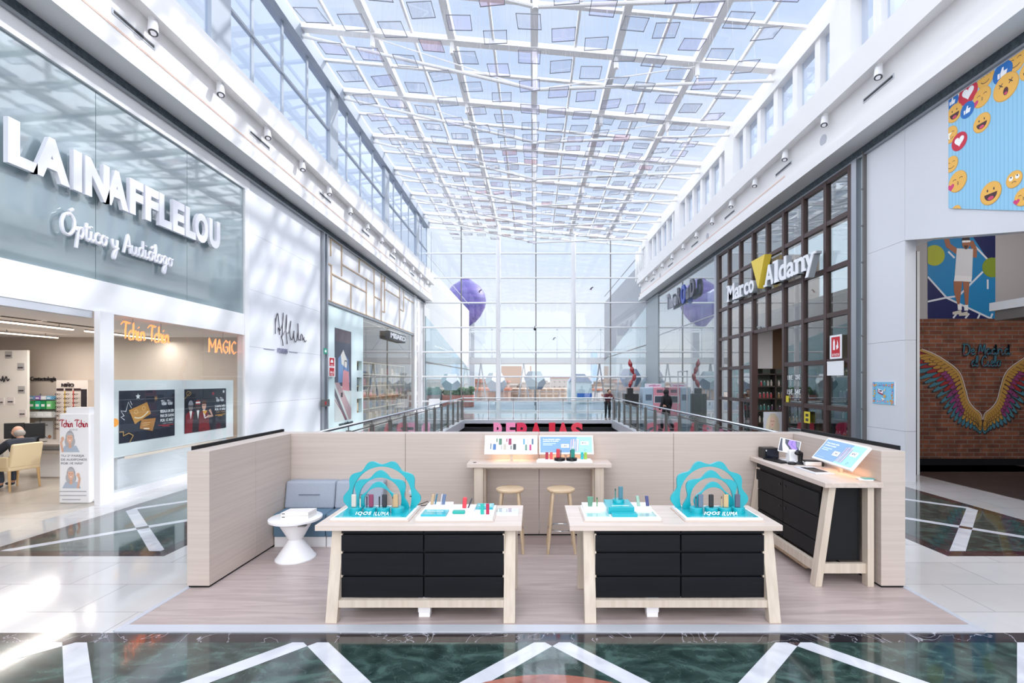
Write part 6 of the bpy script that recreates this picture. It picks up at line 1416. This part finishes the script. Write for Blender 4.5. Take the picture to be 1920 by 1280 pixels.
def wintxt(items, lab, name='window_lettering', col=(236, 238, 240)):
    t = thing(name, (7.70, onx(items[0][1], 700, 7.7).y, 1.4), lab, 'sign'); m = MB()
    for s_, x0, x1, y1, y0 in items:
        a, b = onx(x0, y1, 7.70), onx(x1, y1, 7.70); h_ = (y1-y0)*a.y/F; g = fit(txt(s_, 1, 0, .02), 0, a.y-b.y, 0, h_); m.geo(g, (7.715, a.y, a.z), RU, (0, 0, 1), (-1, 0, 0))
    m.build('letters', M(col), t)
wintxt([('18€', 1476, 1485, 712, 703), ('25€', 1490, 1499, 711, 702)], 'white 18€ 25€ window price lettering, upper row'); wintxt([('15€', 1475, 1485, 739, 729), ('34€', 1489, 1500, 739, 729)], 'white 15€ 34€ window price lettering, lower row')
a, b = onx(1508, 792, 7.66), onx(1519, 766, 7.66)
t = thing('yellow_sticker', (7.66, a.y, a.z), 'narrow yellow notice on the lower brown window pane', 'sticker'); MB().box(7.655, 7.66, b.y, a.y, a.z, a.z+.32).build('sheet', M((222, 200, 60), .5), t)
p = PR((7.654, a.y, a.z), RU, (0, 0, 1), .0008); w_ = a.y-b.y
for k in range(2): p.rect(w_*.25, w_*.75, .05+.13*k, .13+.13*k, (60, 54, 40))
p.build('print', t)
MB().mat(M((216, 200, 60))).box(7.70, 7.712, 14.6, 14.75, 1.45, 1.65).build('yellow_card', None, label='small yellow card at the lower left of the price lettering pane', cat='sticker')
# toy machine and sculpture
t = thing('toy_machine', (7.0, 28.3, 0), 'pink and pale blue toy vending machine with header sign by the right shops', 'vending machine')
PK = M((226, 150, 166), .4); BL = M((176, 196, 214), .4)
MB().box(6.35, 6.95, 28.0, 28.9, .05, 1.72).build('side_cabinet', BL, t, bevel=.04); MB().box(6.95, 7.6, 28.0, 28.9, .05, 1.72).build('front_cabinet', PK, t, bevel=.02)
m = MB(); m.mat(M((60, 70, 84), .2)).box(7.03, 7.53, 27.985, 28.0, .85, 1.22).build('screen', None, t); MB().mat(PAPER).box(7.0, 7.56, 27.99, 28.0, .82, .85).box(7.0, 7.56, 27.99, 28.0, 1.22, 1.25).box(7.0, 7.03, 27.99, 28.0, .82, 1.25).box(7.53, 7.56, 27.99, 28.0, .82, 1.25).build('screen_frame', None, t)
MB().box(7.15, 7.5, 27.985, 28.0, 1.42, 1.6).build('display', M((110, 100, 116), .3), t); MB().box(6.5, 6.85, 27.985, 28.0, .98, 1.32).build('hatch', M((90, 106, 126), .3), t)
MB().box(6.5, 7.45, 28.1, 28.2, 1.72, 1.95).build('header', M((236, 226, 236), .4), t); p = PR((6.6, 28.098, 1.76), (1, 0, 0), (0, 0, 1), .001); p.line([(.1, .05), (.3, .08), (.5, .11)], .04, (200, 60, 140)).line([(.35, .03), (.6, .06), (.75, .08)], .04, (214, 80, 150)); p.build('print', t)
t = thing('sculpture', (5.8, 28.6, 0), 'glossy red twisted balancing sculpture on a black plinth by the glass wall', 'sculpture')
RS = M((150, 14, 26), .12, coat=1)
MB().box(5.35, 6.15, 28.2, 29.0, 0, 1.35).build('plinth', BLACK, t); MB().box(5.55, 5.88, 28.45, 28.78, 1.35, 1.68).build('block', BLACK, t)
Yp = 28.6; C_ = [(1182, 721), (1180, 718), (1184, 711), (1188, 708), (1190, 703), (1188, 700), (1186, 694), (1183, 690), (1183, 683), (1181, 680), (1180, 674)]
m = MB()
for (x0, y0, x1, y1, ra) in ((1180, 726, 1185, 711, .12), (1188, 714, 1190, 700, .12), (1188, 701, 1184, 693, .09), (1186, 699, 1184, 687, .13), (1183, 688, 1180, 676, .13), (1181, 678, 1180, 673, .05)):
    a, b = at(x0, y0, Yp), at(x1, y1, Yp); ps = [a.lerp(b, i/8) for i in range(9)]; m.tube(ps, .1, 12, True, [max(.015, ra*math.sin(PI*(i+.7)/9.4)**.6) for i in range(9)])
m.build('figure', RS, t)
MB().sphere((.1, YE-.4, 5.6), .09).cyl((.1, YE-.4, 5.66), (.1, YE-.3, 5.8), .03).build('dome_camera', BLACK, label='small black dome camera on the centre of the end glass wall', cat='camera')
for px, py, s_, l in ((899, 546, 1, 'dark bird silhouette sticker in front of the purple balloon'), (1108, 541, 1, 'dark bird silhouette sticker at the upper right of the end glass wall'), (1038, 635, .9, 'grey bird silhouette sticker low on the end glass wall')):
    q = at(px, py, YE-.02); bp_ = [(-.17, -.14), (-.05, -.02), (-.02, .06), (.12, .14), (.18, .1), (.08, .02), (.04, -.04), (.03, -.12), (-.01, -.08), (-.06, -.06)]
    MB().prism([(a*s_*1.0, b*s_*1.0) for a, b in bp_], (q.x, q.y, q.z), (1, 0, 0), (0, 0, 1), (0, -1, 0), .004).build('bird_sticker', M((96, 80, 104) if s_ == 1 else (150, 150, 160), .6), label=l, cat='sticker')
q = at(812, 772, 31); t = thing('lounge_chair', (q.x, 31, 0), 'white lounge chair at the far left before the end glass wall', 'chair')
MB().box(q.x-.35, q.x+.35, 30.7, 31.3, .38, .44).build('seat', PAPER, t); MB().obox((q.x-.35, 31.25, .44), (.7, 0, 0), (0, .04, 0), (0, .15, .5)).build('backrest', PAPER, t)
for a in (-.3, .3):
    for b in (30.75, 31.25): MB().cyl((q.x+a, b, 0), (q.x+a, b, .4), .02, n=8).build('leg', STEEL, t)
# ================================================================== OUTSIDE
TERR = MN('terrace', (140, 148, 160), (156, 162, 172), (1, 1, 1), 1, 3, rough=.6)
tag(MB().box(-30, 30, 33.2, 52, -.3, -.02).build('terrace_floor', TERR), kind='structure')
tag(MB().box(-900, 900, 53, 1400, -32, -30).build('ground_city', M((176, 160, 150), .9)), kind='structure')
EW = M((182, 182, 185), .6); EG = M((140, 144, 152), .6); EGL = M((130, 158, 166), .1, coat=1)
t = thing('annex_building', (-9, 45, 0), 'white outer wing with sloping glass foot beyond the glass wall, left side', 'building')
m = MB(); m.box(-12, -7.5, 33.3, 56.5, 0, 10.3); m.build('wall', EW, t); MB().prism([(33.5, 0), (56.4, 0), (56.4, 3.4), (33.5, 6.6)], (-7.5, 0, 0), (0, 1, 0), (0, 0, 1), (1, 0, 0), .06).build('glass_front', EGL, t)
MB().box(-7.55, -7.5, 33.3, 56.5, 11.0, 11.04).build('roof_rail', STEEL, t); MB().box(-7.43, -7.38, 33.5, 56.4, 3.38, 3.44).build('glazing_bar', STEELD, t)
t = thing('annex_building', (9.5, 45, 0), 'grey outer wing with sloping glass foot beyond the glass wall, right side', 'building')
MB().box(8.0, 12, 33.3, 54.5, 0, 10.9).build('wall', EG, t); MB().prism([(33.5, 0), (54.4, 0), (54.4, 4.2), (33.5, 7.4)], (8, 0, 0), (0, 1, 0), (0, 0, 1), (-1, 0, 0), .06).build('glass_front', EGL, t)
MB().box(8.0, 8.05, 33.3, 54.5, 11.6, 11.64).build('roof_rail', STEELD, t); MB().box(7.9, 7.94, 33.5, 54.4, 4.6, 4.66).box(7.9, 7.94, 33.5, 54.4, 2.4, 2.44).build('glazing_bar', STEELD, t)
# footbridge
t = thing('footbridge', (0, 60, 4.6), 'white steel truss footbridge crossing outside the end glass wall', 'bridge')
MB().box(-14, 18, 59, 62, 4.25, 4.95).build('deck', EW, t)
m = MB(); m.box(-14, 18, 59, 59.15, 8.3, 8.5).box(-14, 18, 61.8, 62, 8.3, 8.5)
for i in range(12): x = -13+2.65*i; m.box(x-.06, x+.06, 59, 59.1, 4.9, 8.4); 
for i in range(0, 11): x = -13+2.65*i; m.bar((x, 59.05, 5 if i % 2 else 8.3), (x+2.65, 59.05, 8.3 if i % 2 else 5), .05)
m.build('truss', M((190, 194, 200), .5), t); MB().box(-14, 18, 59, 59.05, 5.9, 5.95).build('handrail', STEEL, t)
for x in (-6.5, -1.2, 5, 8.2): m = MB(); m.bar((x, 60, 4.3), (x-.9, 60, -2), .16).bar((x, 60, 4.3), (x+.9, 60, -2), .16); m.build('support', STEEL, t)
# balloon tower
t = thing('balloon', (-10.3, 75, 0), 'big purple balloon on a lattice mast rising behind the white wing', 'balloon')
q = at(874, 566, 75)
MB().lathe((q.x, 75, q.z), [(.3, -4.1), (1.0, -3.6), (2.2, -2.2), (2.95, -.8), (3.1, .2), (2.9, 1.3), (2.2, 2.4), (1.2, 3.1), (.9, 3.25), (.85, 3.45), (.01, 3.45)], 28).build('envelope', MN('balloon_purple', (66, 58, 128), (90, 76, 146), (.3, .3, 2), 1, 2, rough=.5), t)
MB().box(q.x+.3, q.x+1.3, 74.5, 75.5, -5, q.z-3.0).build('mast', EG, t)
# dodecahedra lamps on the terrace
ph_ = (1+5**.5)/2
def dode(px, py, Y, r_, lab, cols):
    q = at(px, py, Y); t = thing('geometric_lantern', (q.x, Y, 0), lab, 'sculpture'); bm = bmesh.new(); bmesh.ops.create_icosphere(bm, subdivisions=1, radius=1)
    cs = [f.calc_center_median().normalized() for f in bm.faces]; vs = [v_.co.normalized() for v_ in bm.verts]; bm.free(); m = MB(); k = 0
    for v_ in vs:
        nb = sorted(range(20), key=lambda i: (cs[i]-v_).length)[:5]; c0 = sum((cs[i] for i in nb), Vector())/5; a_ = (cs[nb[0]]-c0).normalized(); b_ = v_.cross(a_)
        nb.sort(key=lambda i: math.atan2((cs[i]-c0).dot(b_), (cs[i]-c0).dot(a_))); m.mat(M(cols[k % len(cols)], .3, coat=.5)); k += 1
        m.add([q+cs[i]*r_*1.2 for i in nb], [(0, 1, 2, 3, 4)])
    m.build('facets', None, t); MB().cyl((q.x, Y, 0), (q.x, Y, q.z-r_), .05).build('pole', STEEL, t)
    return t
for a in ((845, 716, 35.5, .62, 'leftmost faceted lantern on the outside terrace', ((240, 242, 244), (190, 205, 212), (150, 176, 186))), (930, 716, 42, .82, 'faceted white lantern on the terrace beside the left thick mullion', ((244, 244, 246), (176, 182, 190), (214, 216, 222))),
          (1003, 713, 42, .82, 'faceted grey-green lantern on the terrace at the centre mullion', ((166, 182, 188), (120, 134, 150), (196, 206, 208))), (1182, 708, 34.6, .66, 'faceted blue-grey lantern behind the red sculpture', ((130, 144, 170), (110, 124, 150), (170, 180, 196)))): dode(*a)
t = thing('terrace_kiosk', (4.1, 45, 0), 'pale blue kiosk with a trapezoid roof on the outside terrace', 'kiosk')
q0, q1 = at(1066, 770, 45), at(1110, 716, 45)
MB().box(q0.x, q1.x, 45, 47, 0, q1.z).build('walls', M((196, 212, 216), .4), t); MB().prism([(q0.x, q1.z), (q1.x, q1.z), (q1.x-.7, q1.z+.75), (q0.x+.5, q1.z+.75)], (0, 44.9, 0), (1, 0, 0), (0, 0, 1), (0, 1, 0), 2.2).build('roof', M((138, 152, 176), .5), t)
MB().box(q0.x+.8, q1.x-.02, 44.96, 45, .5, .95).build('blue_panel', M((60, 110, 190), .4), t)
t = thing('planter_box', (-6.6, 40, 0), 'red brick planter box on the terrace, left of the far railing', 'planter'); MB().box(-7.35, -4.9, 39, 40, 0, .95).build('box', M((186, 110, 96), .7), t)
m = MB(); r = random.Random(6)
for i in range(60): c_ = Vector((-7.2+2.2*r.random(), 39.2+.6*r.random(), .95+.5*r.random())); m.sphere(c_, .16+.12*r.random(), 6, 4)
m.build('foliage', MN('leaves', (48, 80, 56), (90, 120, 84), (6, 6, 6), 3, rough=.8), t)
t = thing('outdoor_rail', (0, 51, 0), 'white terrace parapet rail in front of the city view', 'railing'); MB().box(-7.4, 7.9, 50.9, 51, .95, 1.0).box(-7.4, 7.9, 50.9, 51, .1, .15).build('rail', STEEL, t)
for i in range(8): MB().box(-7.3+2*i-.03, -7.3+2*i+.03, 50.9, 51, 0, 1).build('post', STEEL, t)
# city
r = random.Random(21)
WALLS = [((164, 156, 150), 'cream'), ((140, 124, 114), 'sand brown'), ((176, 176, 178), 'white'), ((136, 112, 102), 'terracotta'), ((154, 148, 146), 'pale beige')]
def cmat(c1): 
    return brick('city_wall_%d' % c1[0], tuple(int(v_*.72) for v_ in c1), tuple(int(v_*.78) for v_ in c1), c1, 3.2, 3.0, 1.1, rot=(PI/2, 0, 0), off=0, smooth=0)
CM = {c_: cmat(c_) for c_, n_ in WALLS}
for row, Y in enumerate((100, 122, 165, 190, 220, 260, 310, 370, 440, 520, 610)):
    x0, x1 = -215*Y/F, 225*Y/F; n = (5, 5, 7, 8, 8, 9, 9, 9, 9, 9, 9)[row]; st_ = (x1-x0)/n
    for i in range(n):
        if row < 2 and 1 < i < 4: continue
        x = x0+st_*(i+.5); c_, n_ = r.choice(WALLS); ht = r.uniform(-20, 4)+(Y > 300)*6-(Y < 200)*4
        top = min(H+ht*.06*Y/60*.0+(-r.uniform(2, 34)+ (Y > 250)*8)*Y/F, 40); w_ = st_*r.uniform(.7, .93)
        nm = 'nearer the terrace' if Y < 200 else ('in the middle distance' if Y < 400 else 'on the far skyline')
        t = thing('apartment_block', (x, Y, -30), '%s apartment block %s seen through the end glass wall' % (n_, nm), 'building', '%s city blocks %s' % (n_, nm))
        MB().box(x-w_/2, x+w_/2, Y, Y+12, -30, top).build('walls', CM[c_], t); MB().box(x-w_/2-.3, x+w_/2+.3, Y-.3, Y+12.3, top, top+.5).build('roof', M((146, 96, 80), .8) if r.random() < .5 else M((160, 154, 150), .8), t)
t = thing('round_brick_arena', (-2, 120, -30), 'broad round brick building with tiled rings behind the lanterns', 'building')
MB().lathe((1.5, 140, -30), [(17, 0), (17, 23), (15.5, 24), (15.5, 27.5), (14.5, 28), (14.5, 30)], 40).build('walls', brick('arena', (146, 126, 112), (136, 116, 102), (164, 150, 140), 1.8, 1.6, .25, rot=(PI/2, 0, 0), off=0), t)
t = thing('office_slab', (-13, 150, -30), 'brown office slab left of the centre behind the footbridge', 'building'); q = at(962, 690, 150)
MB().box(q.x-5.5, q.x+5.5, 178, 186, -30, at(0, 681, 150).z).build('walls', M((152, 126, 110), .7), t); MB().box(q.x+2, q.x+5, 177.9, 178, -30, at(0, 678, 150).z).build('stair_tower', M((232, 218, 204), .7), t)
t = thing('glass_tower', (50, 420, -30), 'slim blue glass tower on the far right skyline', 'building'); q = at(1111, 690, 420)
MB().box(q.x-2.2, q.x+2.2, 405, 415, -30, at(0, 660, 420).z).build('walls', M((150, 176, 206), .3), t); MB().box(q.x-.4, q.x+.4, 409, 410, at(0, 660, 420).z, at(0, 654, 420).z).build('mast', STEEL, t)
MB().box(1151*0+13.5, 16, 70, 74, -10, 9).build('outdoor_lift_tower', M((222, 228, 232), .5), label='pale lift tower left of the grey wing beyond the glass wall', cat='building')
